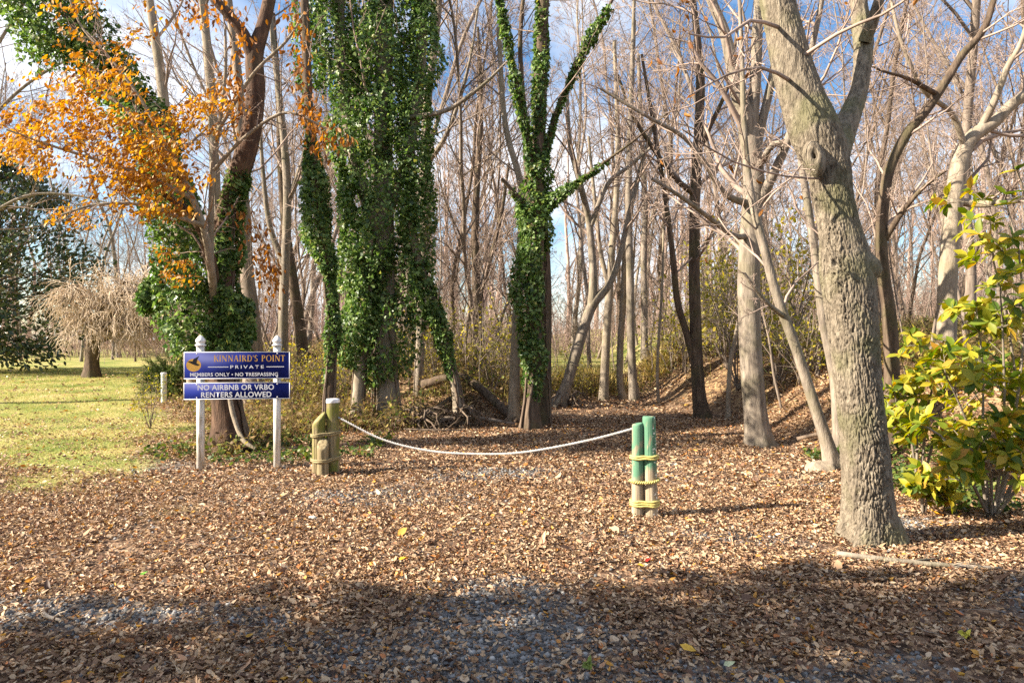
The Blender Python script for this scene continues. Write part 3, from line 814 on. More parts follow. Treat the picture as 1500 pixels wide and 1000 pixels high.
for k, (lab, pts, bk, dep) in enumerate([
    ('pale upright trunk dividing low, left of the three at the end of the path', [(884, 587, 7.5), (886, 540, 6.4), (889, 480, 6), (893, 420, 5.6), (896, 370, 5), (902, 300, 4.4), (905, 200, 3.6), (900, 60, 2.6)], 'bark_pale', 18.5),
    ('slightly bowed pale trunk, the middle of three at the end of the path', [(914, 588, 6), (908, 555, 5), (909, 500, 4.8), (913, 440, 4.6), (916, 370, 4.4), (920, 280, 3.8), (925, 160, 3), (930, 30, 2)], 'bark_pale', 18.6),
    ('straight grey trunk, right of the three at the end of the path', [(930, 589, 8), (926, 540, 6.2), (924, 480, 6), (923, 400, 5.6), (921, 320, 5.2), (922, 220, 4.4), (926, 100, 3.4), (930, -40, 2)], 'bark_grey', 18.4),
    ('very thin pale sapling on the foot of the leafy bank', [(965, 594, 2.4), (963, 540, 2.2), (966, 480, 2), (970, 420, 1.8), (972, 330, 1.5)], 'bark_pale', 17.0),
    ('thin pale sapling bent outward between the two path trunks', [(1067, 618, 4), (1067, 580, 3.2), (1070, 530, 3), (1078, 490, 2.7), (1086, 440, 2.2), (1090, 370, 1.8)], 'bark_pale', 13.6),
    ('trunk standing up on the grassy slope beyond the path', [(946, 538, 8), (944, 500, 5.5), (944, 440, 5), (943, 380, 4.8), (945, 300, 4.2), (940, 200, 3.4), (935, 80, 2.4)], 'bark_grey', 27.0),
    ('dark double trunk standing in brush behind the leaning ivy stem', [(700, 520, 8), (698, 450, 6.8), (697, 390, 6), (696, 330, 5.5), (700, 250, 4.5), (705, 150, 3.2), (700, 40, 2)], 'bark_dark', 20.0),
    ('thick brown trunk behind the right sign post', [(372, 540, 17), (370, 480, 12), (362, 400, 9.5), (358, 320, 9), (352, 240, 8), (350, 130, 6.5), (335, 0, 5), (320, -150, 3)], 'bark_wood', 15.0),
    ('dark trunk leaning left in the wood left of the ivy mass', [(447, 516, 10), (438, 470, 8), (428, 400, 7), (418, 330, 6), (412, 250, 5.5), (408, 140, 4.4), (400, 20, 3)], 'bark_dark', 18.0),
    ('slim grey trunk with ascending forks between sign and ivy mass', [(414, 540, 8), (415, 460, 7), (418, 380, 6.5), (421, 300, 6), (418, 230, 5.5), (410, 150, 4.6), (398, 40, 3.4), (390, -80, 2)], 'bark_grey', 16.0),
    ('tall straight pale stem above the orange leaves, the left of two', [(285, 530, 9), (270, 400, 8), (252, 260, 7.5), (238, 130, 7), (225, 40, 6.2), (210, -60, 5), (200, -200, 3)], 'bark_pale', 16.5),
    ('tall straight pale stem above the orange leaves, the right of two', [(330, 530, 9), (322, 400, 8), (315, 260, 7), (309, 130, 6.6), (300, 30, 5.8), (295, -80, 4.5), (290, -220, 3)], 'bark_pale', 17.0)]):
    lim = []
    if k == 0: lim = [[(892, 420, 4), (880, 370, 3.4), (872, 300, 2.8), (862, 200, 2)]]
    if k == 6: lim = [[(702, 480, 5), (704, 430, 4.4), (718, 380, 3.6), (735, 310, 2.8), (745, 240, 2)]]
    if k == 9: lim = [[(420, 300, 5), (435, 260, 4), (448, 215, 3), (455, 150, 2)], [(417, 390, 5), (395, 330, 4), (385, 250, 3), (380, 160, 2)]]
    hero('slim_tree' if k not in (3, 4) else 'sapling', lab, 'tree', pts, lim, bk, dep, (6, 5, 4, 3) if k not in (3, 4) else (3, 3, 3), 30 + k, 0.25, tip_t0=0.4)

hero('spreading_tree', 'bare tree at the left edge whose long thin limbs sweep above the magnolia', 'tree',
     [(-110, 560, 11), (-112, 450, 9), (-120, 330, 8), (-125, 200, 6.5), (-120, 60, 5), (-110, -120, 3)],
     [[(-115, 380, 4.5), (-60, 290, 3.2), (10, 230, 2.2), (80, 205, 1.6), (150, 205, 1)], [(-120, 330, 4.5), (-50, 220, 3.2), (20, 140, 2.3), (85, 95, 1.7), (130, 80, 1)],
      [(-120, 300, 4), (-60, 160, 3), (0, 60, 2.3), (50, -20, 1.5)], [(-115, 400, 4), (-50, 340, 3), (30, 290, 2.2), (100, 285, 1.6), (170, 300, 1)]], 'bark_grey', 16.0, (8, 6, 5, 3), 25, 0.3)
# ------------------------------------------------------------------ ivy-clad trees
def ivy_tree(name, label, depth, stems, ivies, seed, bark='bark_dark', leaf=0.085, twigs=6, thin=-0.03):
    """stems: trunk polylines; ivies: (polyline with standing-off radius in px, number of leaves)"""
    rng = np.random.default_rng(seed)
    full = lambda pts: [(p[0], p[1], p[2], p[3] if len(p) > 3 else depth) for p in pts]
    root, parts, polys = None, [], []
    for k, st in enumerate(stems):
        P, R = hero_poly(full(st), k == 0 or st[0][1] > 560)
        if root is None:
            root = thing(name, label, 'tree', (P[0, 0], P[0, 1], gz(P[0, 0], P[0, 1])))
        parts.append(trunk_mesh(P, R, 16 if k == 0 else 12, 0.12, 0.10, 0.45 if st[0][1] > 560 else 0, seed + k, lobes=4))
        polys.append(resample(P, R, 8))
    obj('trunk', parts, M[bark], root)
    PP = np.stack([p for p, _ in polys]); RR = np.stack([r for _, r in polys])
    a, b = grow(rng, PP, RR, twigs, 0.35, 1, 55, 0.25, 6, 0.18, 0.08, 0.16, 0.007, 2.6)
    cr = [tubes(a, b, 5)]
    for n, k, s_ in ((5, 4, 3), (4, 3, 3)):
        a, b = grow(rng, a, b, n, 0.2, 1, 45, 0.5, k, 0.2, 0.05, 0.55, 0.0038, 1.4)
        cr.append(tubes(a, b, s_))
    obj('crown', cr, M['twig'], root)
    vines = []
    for k, st in enumerate(stems):
        if st[0][1] < 560: continue
        P, R = hero_poly(full(st), True)
        sm, rs = resample(P, R, 60)
        H = min(60, max(12, int(60 * 3.5 / max(1.0, P[-1, 2] - P[0, 2]))))
        for q in range(4):
            a_ = rng.random() * 6.28 + np.cumsum(rng.normal(size=H) * .10)
            off = rs[:H] * 1.06 * (1 + .25 * np.exp(-np.arange(H) / 3.0))
            vp = sm[:H] + np.stack([np.cos(a_) * off, np.sin(a_) * off, 0 * a_], -1)
            vines.append(tubes(vp, np.linspace(.024, .010, H) * (.6 + .6 * rng.random()), 6))
    obj('vine', vines, M['bark_brown'], root)
    lv = []
    for k, (iv, n) in enumerate(ivies):
        P = np.array([at(p[0], p[1], p[3] if len(p) > 3 else depth) for p in iv]); R = np.array([p[2] * depth / F for p in iv])
        lv.append(ivy_leaves(rng, P, R, int(n * 1.55), leaf * .76, 1.2, seed + 20 + k, thin))
    obj('ivy', lv, M['ivy'], root)
    return root

ivy_tree('ivy_tree', 'twin-trunked tree wrapped in a column of ivy at the left edge of the path', 12.4,
    [[(778, 632, 14), (780, 580, 11), (783, 500, 11), (785, 400, 11), (787, 300, 10.5), (790, 200, 9.5), (792, 100, 9), (796, 0, 8.5), (800, -150, 7), (805, -350, 4)],
     [(793, 622, 14, 13.0), (796, 560, 12, 13.0), (797, 480, 11, 12.9), (797, 400, 10, 12.8), (794, 320, 8, 12.7)],
     [(785, 275, 5), (770, 190, 3.8, 12.2), (752, 100, 3.2, 12), (738, 30, 2.8, 11.8), (722, -70, 2.4, 11.7), (705, -200, 2, 11.6)],
     [(795, 240, 5), (815, 165, 3.8, 12.3), (840, 108, 3.2, 12.1), (870, 48, 2.6, 11.9), (894, 6, 2.2, 11.8), (930, -60, 2.5, 11.6)],
     [(793, 300, 5), (820, 282, 3.6, 12.2), (850, 264, 2.8, 12), (885, 238, 2.2, 11.8), (930, 205, 1.6, 11.6), (985, 160, 1, 11.5)],
     [(786, 322, 5), (768, 302, 4.4, 12.2), (752, 281, 3.6, 12.1), (735, 262, 2.8, 12)],
     [(782, 330, 5), (772, 250, 4.4, 12.7), (768, 170, 4, 12.8), (762, 60, 3.4, 12.9), (772, -60, 2.5, 13)]],
    [([(781, 585, 12), (782, 550, 19), (780, 500, 29), (777, 440, 34), (779, 390, 33), (785, 330, 28), (788, 250, 23), (790, 150, 18), (793, 50, 15), (797, -60, 13)], 9000),
     ([(785, 275, 10), (770, 190, 10, 12.2), (752, 100, 9, 12), (738, 30, 9, 11.8), (722, -70, 8, 11.7)], 1700),
     ([(795, 240, 10), (815, 165, 10, 12.3), (840, 108, 9, 12.1), (870, 48, 10, 11.9), (894, 8, 7, 11.8)], 1300),
     ([(793, 300, 13), (820, 282, 11, 12.2), (850, 264, 6, 12), (890, 236, 3, 11.8)], 700),
     ([(786, 322, 12), (768, 302, 10, 12.2), (748, 277, 6, 12.1)], 500)], 51)

ivy_tree('ivy_tree', 'broad tree swallowed by a wide mass of ivy with a thick bare foot', 13.2,
    [[(571, 622, 21), (569, 575, 17), (565, 480, 15), (562, 300, 14), (562, 100, 13), (565, -150, 11), (560, -400, 7)],
     [(560, 330, 9), (600, 220, 8, 13), (615, 100, 8, 13), (625, -80, 7, 13), (640, -280, 5, 13)],
     [(560, 360, 9), (520, 240, 8, 13), (500, 100, 8, 13), (495, -80, 7, 13), (480, -280, 5, 13)],
     [(600, 172, 3.6, 12.9), (640, 166, 3.4, 12.6), (665, 156, 3.1, 12.5), (690, 138, 2.7, 12.4), (715, 118, 2.2, 12.3), (745, 88, 1.4, 12.2)]],
    [([(556, 560, 22), (552, 545, 36), (554, 515, 48), (556, 470, 54), (560, 400, 64), (560, 330, 68), (560, 250, 66), (562, 150, 70), (565, 50, 74), (565, -80, 70), (560, -200, 56)], 22000),
     ([(612, 480, 14, 12.9), (614, 400, 24, 12.9), (612, 300, 26, 12.9), (610, 200, 30, 12.9), (615, 90, 32, 12.9), (622, -20, 30, 12.9), (628, -150, 26, 12.9)], 7000),
     ([(515, 420, 20, 12.9), (510, 330, 34, 12.9), (505, 230, 34, 12.9), (500, 120, 38, 12.9), (492, 20, 44, 12.9), (490, -120, 40, 12.9)], 7500),
     ([(600, 240, 10, 12.9), (607, 330, 9, 12.9), (604, 430, 7, 12.9)], 700),
     ([(450, 130, 14, 12.9), (455, 60, 26, 12.9), (450, 10, 30, 12.9), (450, -60, 26, 12.9)], 1700)], 52, 'bark_grey', 0.088, 6, 0.02)

ivy_tree('ivy_tree', 'pale twisted trunk under a skirt of ivy, left of the thick bare foot', 12.9,
    [[(523, 620, 12), (525, 575, 9), (529, 520, 9), (535, 450, 8.5), (540, 350, 7)]],
    [([(522, 535, 16), (522, 505, 30), (524, 465, 32), (528, 420, 30), (532, 370, 24)], 3600)], 53, 'bark_pale', 0.085, 2)

ivy_tree('ivy_tree', 'slender dark trunk sheathed in ivy behind the wooden pilings', 12.0,
    [[(481, 612, 9), (485, 540, 8), (486, 470, 8), (480, 400, 8), (467, 300, 7.5), (456, 210, 7), (450, 120, 6.5), (446, 0, 6), (440, -150, 4)]],
    [([(481, 600, 9), (484, 540, 13), (487, 470, 16), (484, 410, 18), (478, 370, 26), (466, 320, 32), (460, 270, 30), (457, 225, 20), (452, 170, 9), (449, 110, 7)], 6500)], 54, 'bark_dark', 0.08, 4)

ivy_tree('ivy_tree', 'leaning stem with pale bare foot and ivy thinning downward', 12.9,
    [[(673, 617, 9), (669, 575, 7.5), (656, 520, 7.2), (641, 470, 7), (628, 430, 6.5), (612, 380, 6), (600, 320, 5)]],
    [([(664, 553, 7), (656, 520, 12), (645, 485, 15), (636, 455, 23), (626, 425, 27), (612, 385, 24)], 3000)], 55, 'bark_pale', 0.08, 3)

ivy_tree('ivy_tree', 'dark reddish tree behind the sign with ivy limbs sprawling to the left', 10.0,
    [[(337, 662, 30), (332, 610, 21), (326, 540, 18.5), (322, 470, 17), (325, 400, 16), (330, 330, 15), (340, 280, 14), (355, 240, 14.5), (368, 190, 14), (374, 130, 13), (373, 80, 12), (385, 40, 9.5), (398, -20, 8.5), (415, -120, 7.5), (425, -280, 5)],
     [(374, 90, 10), (355, 48, 8.8, 9.9), (335, 22, 7.5, 9.8), (308, -10, 6.4, 9.7), (270, -70, 5.4, 9.6), (220, -160, 4, 9.5)],
     [(322, 440, 10), (296, 350, 9.5, 10.2), (258, 250, 9.5, 10.4), (205, 155, 9, 10.6), (145, 75, 9, 10.8), (80, 0, 8, 11), (20, -60, 7, 11.2)],
     [(318, 430, 8), (308, 380, 7.5, 9.6), (298, 345, 6.5, 9.5), (275, 310, 5.4, 9.4), (240, 285, 4, 9.3)]],
    [([(340, 525, 18), (338, 490, 42), (336, 455, 38), (333, 400, 32), (336, 330, 28), (345, 285, 23), (352, 245, 17)], 8500),
     ([(320, 490, 22), (285, 460, 50), (255, 430, 44), (262, 380, 36), (272, 340, 44, 10.2), (258, 270, 46, 10.4), (218, 185, 46, 10.6), (165, 105, 52, 10.8), (110, 50, 60, 10.9), (60, 0, 66, 11), (10, -60, 66, 11.2)], 15000),
     ([(235, 440, 22), (222, 425, 26), (212, 420, 16)], 1200),
     ([(368, 190, 9), (374, 130, 8), (373, 80, 8)], 350)], 56, 'bark_red', 0.085, 6, -0.05)

# pale vine climbing down the foot of the sign tree belongs to that tree's look; built as its root
def cling_root():
    t = [o for o in COL.objects if o.get('label', '').startswith('dark reddish tree')][0]
    P = np.array([at(336, 578, 9.72), at(340, 600, 9.7), at(348, 628, 9.62), at(358, 646, 9.5), at(374, 657, 9.45)]); R = np.array([.03, .035, .03, .032, .02])
    obj('climbing_vine', trunk_mesh(P, R, 10, .05, .12, 0, 3), M['bark_pale'], t)
cling_root()

# ------------------------------------------------------------------ orange-leaved tree in front of the ivy limbs
def orange_tree():
    rng = np.random.default_rng(60)
    d = 9.3
    st = [[(322, 650, 7, 10.1), (318, 560, 6.5, 10.05), (314, 450, 6.0, 9.95), (309, 390, 5.8, 9.5), (300, 340, 5.4, 9.35), (286, 300, 4.8), (262, 250, 4.2), (225, 200, 3.4), (170, 150, 2.6), (110, 110, 2)],
          [(309, 385, 4.6, 9.5), (309, 320, 4.2, 9.4), (312, 250, 3.6), (322, 180, 3), (330, 110, 2.4), (330, 40, 1.8)],
          [(296, 330, 4), (262, 318, 3.3, 9.0), (210, 300, 2.7, 8.7), (140, 300, 2, 8.5), (90, 315, 1.5, 8.4)],
          [(280, 290, 3.8), (230, 265, 3.1, 9.0), (160, 240, 2.4, 8.8), (80, 215, 1.9, 8.6), (10, 190, 1.4, 8.5)],
          [(255, 240, 3.2), (215, 160, 2.5, 9.2), (165, 90, 2, 9.2), (120, 40, 1.5, 9.2), (95, -20, 1.2, 9.2)],
          [(312, 250, 3), (360, 200, 2.6, 9.1), (420, 165, 2.1, 9.0), (480, 190, 1.5, 9.0)],
          [(320, 190, 3), (370, 110, 2.4, 9.2), (420, 60, 1.9, 9.2), (445, 20, 1.3, 9.2)]]
    full = lambda pts: [(p[0], p[1], p[2], p[3] if len(p) > 3 else d) for p in pts]
    P, R = hero_poly(full(st[0]), True)
    root = thing('orange_leaved_tree', 'slim young tree with sprays of orange autumn leaves above the sign', 'tree', (P[0, 0], P[0, 1], gz(P[0, 0], P[0, 1])))
    polys = [(P, R)] + [hero_poly(full(s)) for s in st[1:]]
    obj('trunk', [trunk_mesh(p, r, 10, 0.1, 0.06, 0.3 if k == 0 else 0, 60 + k) for k, (p, r) in enumerate(polys)], M['bark_pale'], root)
    PP = np.stack([resample(p, r, 10)[0] for p, r in polys]); RR = np.stack([resample(p, r, 10)[1] for p, r in polys])
    a, b = grow(rng, PP, RR, 12, 0.45, 1, 50, 0.25, 5, 0.2, 0.0, 0.5, 0.004, 1.0)
    a2, b2 = grow(rng, a, b, 5, 0.2, 1, 50, 0.5, 4, 0.22, -0.05, 0.6, 0.003, .6)
    obj('crown', [tubes(a, b, 4), tubes(a2, b2, 3)], M['twig'], root)
    blobs = [(40, 190, 45, 45, 420), (95, 165, 45, 50, 520), (150, 185, 55, 60, 720), (205, 215, 55, 55, 720), (160, 115, 50, 22, 220), (125, 65, 26, 36, 90), (100, 15, 20, 26, 50), (245, 262, 50, 40, 520), (185, 265, 50, 40, 460), (235, 308, 40, 16, 170), (285, 175, 50, 30, 330), (315, 155, 34, 34, 220), (110, 312, 42, 12, 110), (20, 215, 26, 26, 200), (60, 240, 40, 20, 160), (185, 90, 20, 30, 60), (205, 35, 25, 30, 60), (130, 15, 20, 20, 60), (250, 380, 30, 22, 90), (262, 408, 22, 12, 40)]
    pos = []
    for bx, by, rx, ry, n in blobs:
        n = int(n * 1.25)
        k = n // 9 + 1
        tw = rng.normal(size=(k, 2)) * 0.55
        w = rng.integers(0, k, n)
        dd = 9.0 + rng.normal(size=k) * 0.35
        px = bx + (tw[w, 0]) * rx + rng.normal(size=n) * 7; py = by + (tw[w, 1]) * ry + rng.normal(size=n) * 5
        z = dd[w] + rng.normal(size=n) * 0.06
        pos.append(np.stack([(px - CX) / F * z, z, CAM_H - (py - CY) / F * z], -1))
    pos = np.concatenate(pos); n = len(pos)
    tip = np.array([-0.45, -0.1, -0.65]) + rng.normal(size=(n, 3)) * 0.5
    obj('foliage', scatter('oval', pos, tip, rng.normal(size=(n, 3)) + [0, -0.3, .8], 0.040 + 0.055 * rng.random(n)), M['orange'], root)
    blobs = [(345, 130, 18, 50, 110), (440, 90, 16, 60, 130), (455, 170, 18, 22, 110), (468, 200, 20, 22, 90), (500, 205, 18, 10, 40), (300, 20, 40, 20, 110), (360, 330, 20, 30, 50), (385, 375, 14, 40, 90), (400, 400, 14, 30, 70), (355, 50, 20, 30, 40), (425, 20, 20, 20, 40)]
    pos = []
    for bx, by, rx, ry, n in blobs:
        px = bx + rng.normal(size=n) * rx * .6; py = by + rng.normal(size=n) * ry * .6; z = 9.2 + rng.normal(size=n) * 0.25
        pos.append(np.stack([(px - CX) / F * z, z, CAM_H - (py - CY) / F * z], -1))
    pos = np.concatenate(pos); n = len(pos)
    o = obj('foliage', scatter('oval', pos, np.array([0, 0, -1]) + rng.normal(size=(n, 3)) * 0.5, rng.normal(size=(n, 3)), 0.06 + 0.05 * rng.random(n)), M['rust'], root)
    o['label'] = 'sparse rust brown leaves'
orange_tree()

# ------------------------------------------------------------------ garden trees beyond the lawn
def magnolia():
    rng = np.random.default_rng(61)
    c = np.array([-21.0, 27.0]); g = gz(*c)
    root = thing('magnolia', 'dark glossy evergreen magnolia at the far side of the lawn', 'tree', (c[0], c[1], g))
    P = np.array([[c[0], c[1], g - .1], [c[0] + .1, c[1], g + 2], [c[0], c[1] + .1, g + 4], [c[0], c[1], g + 6]]); R = np.array([.20, .16, .10, .03])
    obj('trunk', trunk_mesh(P, R, 12, .3, .05, .3, 2), M['bark_grey'], root)
    n = 300
    h = rng.random(n) ** 0.9
    prof = lambda t: 3.7 * np.sin(np.clip(t * 0.90 + 0.08, 0, 1) * math.pi) ** 0.65 + 0.2
    a = rng.random(n) * 2 * math.pi
    rad = prof(h) * (0.55 + 0.5 * rng.random(n))
    e = np.stack([c[0] + np.cos(a) * rad, c[1] + np.sin(a) * rad, g + 0.4 + h * 8.0], -1)
    s0 = np.stack([c[0] + 0 * a, c[1] + 0 * a, g + 0.3 + h * 5.2], -1)
    t = np.linspace(0, 1, 6)[None, :, None]
    BP = s0[:, None] * (1 - t) + e[:, None] * t; BP[:, :, 2] += np.sin(t[..., 0] * math.pi) * rng.normal(size=(n, 1)) * 0.35; BP += rng.normal(size=BP.shape) * 0.08
    obj('crown', tubes(BP, np.linspace(.028, .006, 6)[None] * np.ones((n, 1)), 4), M['bark_dark'], root)
    k = 80
    cen = np.repeat(e, k, 0) + rng.normal(size=(n * k, 3)) * np.array([.52, .52, .28])
    keep = fbm(cen * 0.9, 33, 2) > -0.08
    cen = cen[keep]
    m = len(cen)
    out = unit(cen - np.array([c[0], c[1], g + 3]))
    obj('foliage', scatter('oval', cen, out + rng.normal(size=(m, 3)) * .6 + [0, 0, .1], out * .9 + np.array([0, -.3, .6]) + rng.normal(size=(m, 3)) * .6, 0.17 + 0.10 * rng.random(m)), M['magnolia'], root)
magnolia()

def weeping():
    rng = np.random.default_rng(62)
    d = 23.5
    x = (135 - CX) / F * d; g = gz(x, d)
    root = thing('weeping_tree', 'low weeping tree of bare pale twigs on the lawn', 'tree', (x, d, g))
    P = np.array([[x, d, g - .1], [x, d, g + .5], [x + .03, d, g + 1.05]]); R = np.array([.30, .23, .24])
    tr = [trunk_mesh(P, R, 16, .08, .12, .4, 3)]
    n = 26
    a = rng.random(n) * 2 * math.pi
    t = np.linspace(0, 1, 9)[None, :]
    reach = (1.2 + 1.4 * rng.random(n))[:, None]
    X = x + 1.2 * t + np.cos(a)[:, None] * reach * t; Y = d + np.sin(a)[:, None] * reach * t
    X = X + 0.7 * t; Z = g + 1.0 + (0.8 + 1.8 * rng.random(n))[:, None] * np.sin(t * 2.2) * 1.0 - 0.35 * t ** 2
    BP = np.stack([X, Y, Z], -1) + rng.normal(size=(n, 9, 3)) * 0.05
    BR = np.linspace(.07, .018, 9)[None] * np.ones((n, 1))
    tr.append(tubes(BP, BR, 6))
    obj('trunk', tr, M['bark_dark'], root)
    a1, b1 = grow(rng, BP, BR, 17, .2, 1, 50, .5, 7, .16, -.02, .5, .012, 1.6, droop=0.17)
    a2, b2 = grow(rng, a1, b1, 9, .15, 1, 40, .65, 6, .2, -.05, .7, .009, 1.1, droop=0.22)
    obj('crown', [tubes(a1, b1, 4), tubes(a2, b2, 3)], M['twig_pale'], root)
weeping()

def conifer_shrub():
    rng = np.random.default_rng(63)
    d = 17.5; x = (257 - CX) / F * d; g = gz(x, d)
    root = thing('conifer_shrub', 'small feathery green conifer shrub behind the left sign post', 'shrub', (x, d, g))
    n = 170
    dirs = unit(rng.normal(size=(n, 3)) * np.array([1, 1, .6]) + [0, 0, .55])
    ln = 0.5 + .35 * rng.random(n)
    s0 = np.array([x, d, g + .05]) + rng.normal(size=(n, 3)) * .05
    t = np.linspace(0, 1, 5)[None, :, None]
    BP = s0[:, None] + dirs[:, None] * ln[:, None, None] * t * 1.15; BP[:, :, 2] += .25 * np.sin(t[..., 0] * 2)
    obj('stem', tubes(BP, np.linspace(.012, .004, 5)[None] * np.ones((n, 1)), 3), M['bark_wood'], root)
    k = 60
    i = rng.integers(0, n, n * k); tt = rng.random((n * k, 1)) * 4; j = np.minimum(tt.astype(int), 3); f = tt - j
    pos = BP[i, j[:, 0]] * (1 - f) + BP[i, j[:, 0] + 1] * f
    obj('foliage', scatter('blade', pos, dirs[i] + rng.normal(size=(n * k, 3)) * .6, rng.normal(size=(n * k, 3)), .13 + .06 * rng.random(n * k)), M['conifer'], root)
conifer_shrub()

# ------------------------------------------------------------------ the wood behind
rng = np.random.default_rng(7)
variants = []
for k in range(9):
    H = (17, 20, 23, 18, 21, 25, 16, 19, 22)[k]
    t_, c_ = woodland_variant(100 + k, H, (0.08, 0.105, 0.13, 0.07, 0.10, 0.15, 0.065, 0.09, 0.115)[k], 0.05, (0.28, 0.22, 0.35, 0.18, 0.3, 0.32, 0.12, 0.2, 0.26)[k], 15, 0.30)
    variants.append((mesh_of('trunk', *t_, M[('bark_wood', 'bark_brown', 'bark_grey', 'bark_wood', 'bark_brown')[k % 5]]), mesh_of('crown', *c_, M['twig'])))
sap = []
for k in range(5):
    t_, c_, e_ = sapling_variant(200 + k, (3.6, 4.5, 5.5, 3.0, 6.2)[k], (0.02, 0.024, 0.03, 0.016, 0.034)[k])
    sap.append((mesh_of('trunk', *t_, M['bark_wood']), mesh_of('crown', *c_, M['twig']), e_))

def place_variant(v, name, label, cat, x, y, rot, sc, group):
    r = thing(name, label, cat, (x, y, gz(x, y)), group)
    r.rotation_euler = (0, 0, rot)
    r.scale = (sc, sc, sc)
    for nm, me in (('trunk', v[0]), ('crown', v[1])):
        o = bpy.data.objects.new(nm, me); COL.objects.link(o); o.parent = r
    return r

def zone_label(x, y):
    px = CX + x / y * F
    if px < 430: return 'bare woodland tree rising behind the sign and the lawn edge', 'bare trees behind the sign and lawn edge'
    if px < 760: return 'bare woodland tree standing behind the ivy-clad trunks', 'bare trees behind the ivy-clad trunks'
    if px < 1010: return 'bare woodland tree on the slope beyond the end of the path', 'bare trees beyond the end of the path'
    return 'bare woodland tree standing on the right-hand bank', 'bare trees on the right-hand bank'

taken = []
def free(x, y, r):
    return all((x - a) ** 2 + (y - b) ** 2 > r * r for a, b in taken)
count, tries = 0, 0
while count < 58 and tries < 6000:
    tries += 1
    y = 15.5 + 36 * rng.random() ** 0.85
    x = (rng.random() * 2 - 1) * (0.80 * y + 1.5)
    if x < lawn_edge(y) + 0.8 and y < 33: continue
    if x < -0.42 * y and y < 45: continue
    if x < 0.4 and y < 17.5: continue
    if toe_left(y) - 0.6 < x < toe_right(y) + 0.5 and y < 24: continue
    px = CX + x / y * F
    if 800 < px < 1000 and y < 24: continue
    if not free(x, y, 1.0 + 0.02 * y): continue
    taken.append((x, y))
    lab, grp = zone_label(x, y)
    place_variant(variants[rng.integers(9)], 'bare_tree', lab, 'tree', x, y, rng.random() * 6.28, 0.75 + 0.4 * rng.random(), grp)
    count += 1
for k in range(20):                                   # far side of the lawn
    y = 38 + 16 * rng.random(); x = -0.42 * y - 0.42 * y * rng.random()
    place_variant(variants[rng.integers(9)], 'bare_tree', 'bare tree on the far edge of the lawn behind the magnolia', 'tree', x, y, rng.random() * 6.28, 0.6 + 0.3 * rng.random(), 'bare trees on the far edge of the lawn')
young = []
for k in range(4):
    t_, c_ = woodland_variant(150 + k, (8, 10, 12, 9)[k], (0.045, 0.06, 0.07, 0.05)[k], 0.18, (0.1, 0.14, 0.2, 0.08)[k], 17, 0.32)
    young.append((mesh_of('trunk', *t_, M[('bark_brown', 'bark_wood')[k % 2]]), mesh_of('crown', *c_, M['twig'])))
count = tries = 0
while count < 48 and tries < 4000:
    tries += 1
    y = 16 + 24 * rng.random(); x = (rng.random() * 2 - 1) * (0.80 * y + 1)
    if x < lawn_edge(y) + 0.8 and y < 33: continue
    if x < -0.42 * y: continue
    if toe_left(y) - 0.4 < x < toe_right(y) + 0.4 and y < 24: continue
    if x < 0.4 and y < 17: continue
    if not free(x, y, 0.9): continue
    taken.append((x, y))
    lab, grp = zone_label(x, y)
    place_variant(young[rng.integers(4)], 'young_tree', lab.replace('bare woodland tree', 'small twiggy bare tree'), 'tree', x, y, rng.random() * 6.28, 0.75 + 0.4 * rng.random(), grp.replace('bare trees', 'small twiggy trees'))
    count += 1
count = tries = 0
while count < 75 and tries < 4000:
    tries += 1
    y = 11.5 + 17 * rng.random()
    x = (rng.random() * 2 - 1) * (0.78 * y)
    if x < lawn_edge(y) + 1.2 or (toe_left(y) - 0.3 < x < toe_right(y) + 0.6 and y < 22): continue
    if y < 14 and x < 0.5: continue
    if not free(x, y, 0.7): continue
    taken.append((x, y))
    px = CX + x / y * F
    lab, grp = ('thin bare sapling in the brush on the right-hand bank', 'saplings on the right-hand bank') if x > 2 else ('thin bare sapling in the brush left of the path', 'saplings left of the path')
    place_variant(sap[rng.integers(5)], 'sapling', lab, 'sapling', x, y, rng.random() * 6.28, 0.7 + 0.6 * rng.random(), grp)
    count += 1

def far_wood():
    rng = np.random.default_rng(70)
    parts = []
    tp, tr, bp, br = [], [], [], []
    for k in range(150):
        y = 50 + 60 * rng.random(); x = (rng.random() * 2 - 1) * (0.85 * y)
        H = 13 + 9 * rng.random()
        n = 6
        p = np.zeros((n, 3)); p[:, 2] = np.linspace(-.3, H, n) + gz(x, y); p[:, 0] = x + np.cumsum(rng.normal(size=n) * .25); p[:, 1] = y + np.cumsum(rng.normal(size=n) * .25)
        tp.append(p); tr.append(np.linspace(.2, .05, n))
    tp, tr = np.array(tp), np.array(tr)
    a, b = grow(rng, tp, tr, 14, .15, 1, 45, .28, 5, .15, .1, .5, .03, 5)
    a2, b2 = grow(rng, a, b, 5, .2, 1, 45, .5, 4, .2, .1, .6, .016, 3)
    a3, b3 = grow(rng, a2, b2, 4, .2, 1, 45, .6, 3, .2, .1, .6, .012, 2)
    o = obj('distant_woods', [tubes(tp, tr, 6), tubes(a, b, 4), tubes(a2, b2, 3), tubes(a3, b3, 3)], M['twig_sunlit'])
    tag(o, kind='stuff')
far_wood()

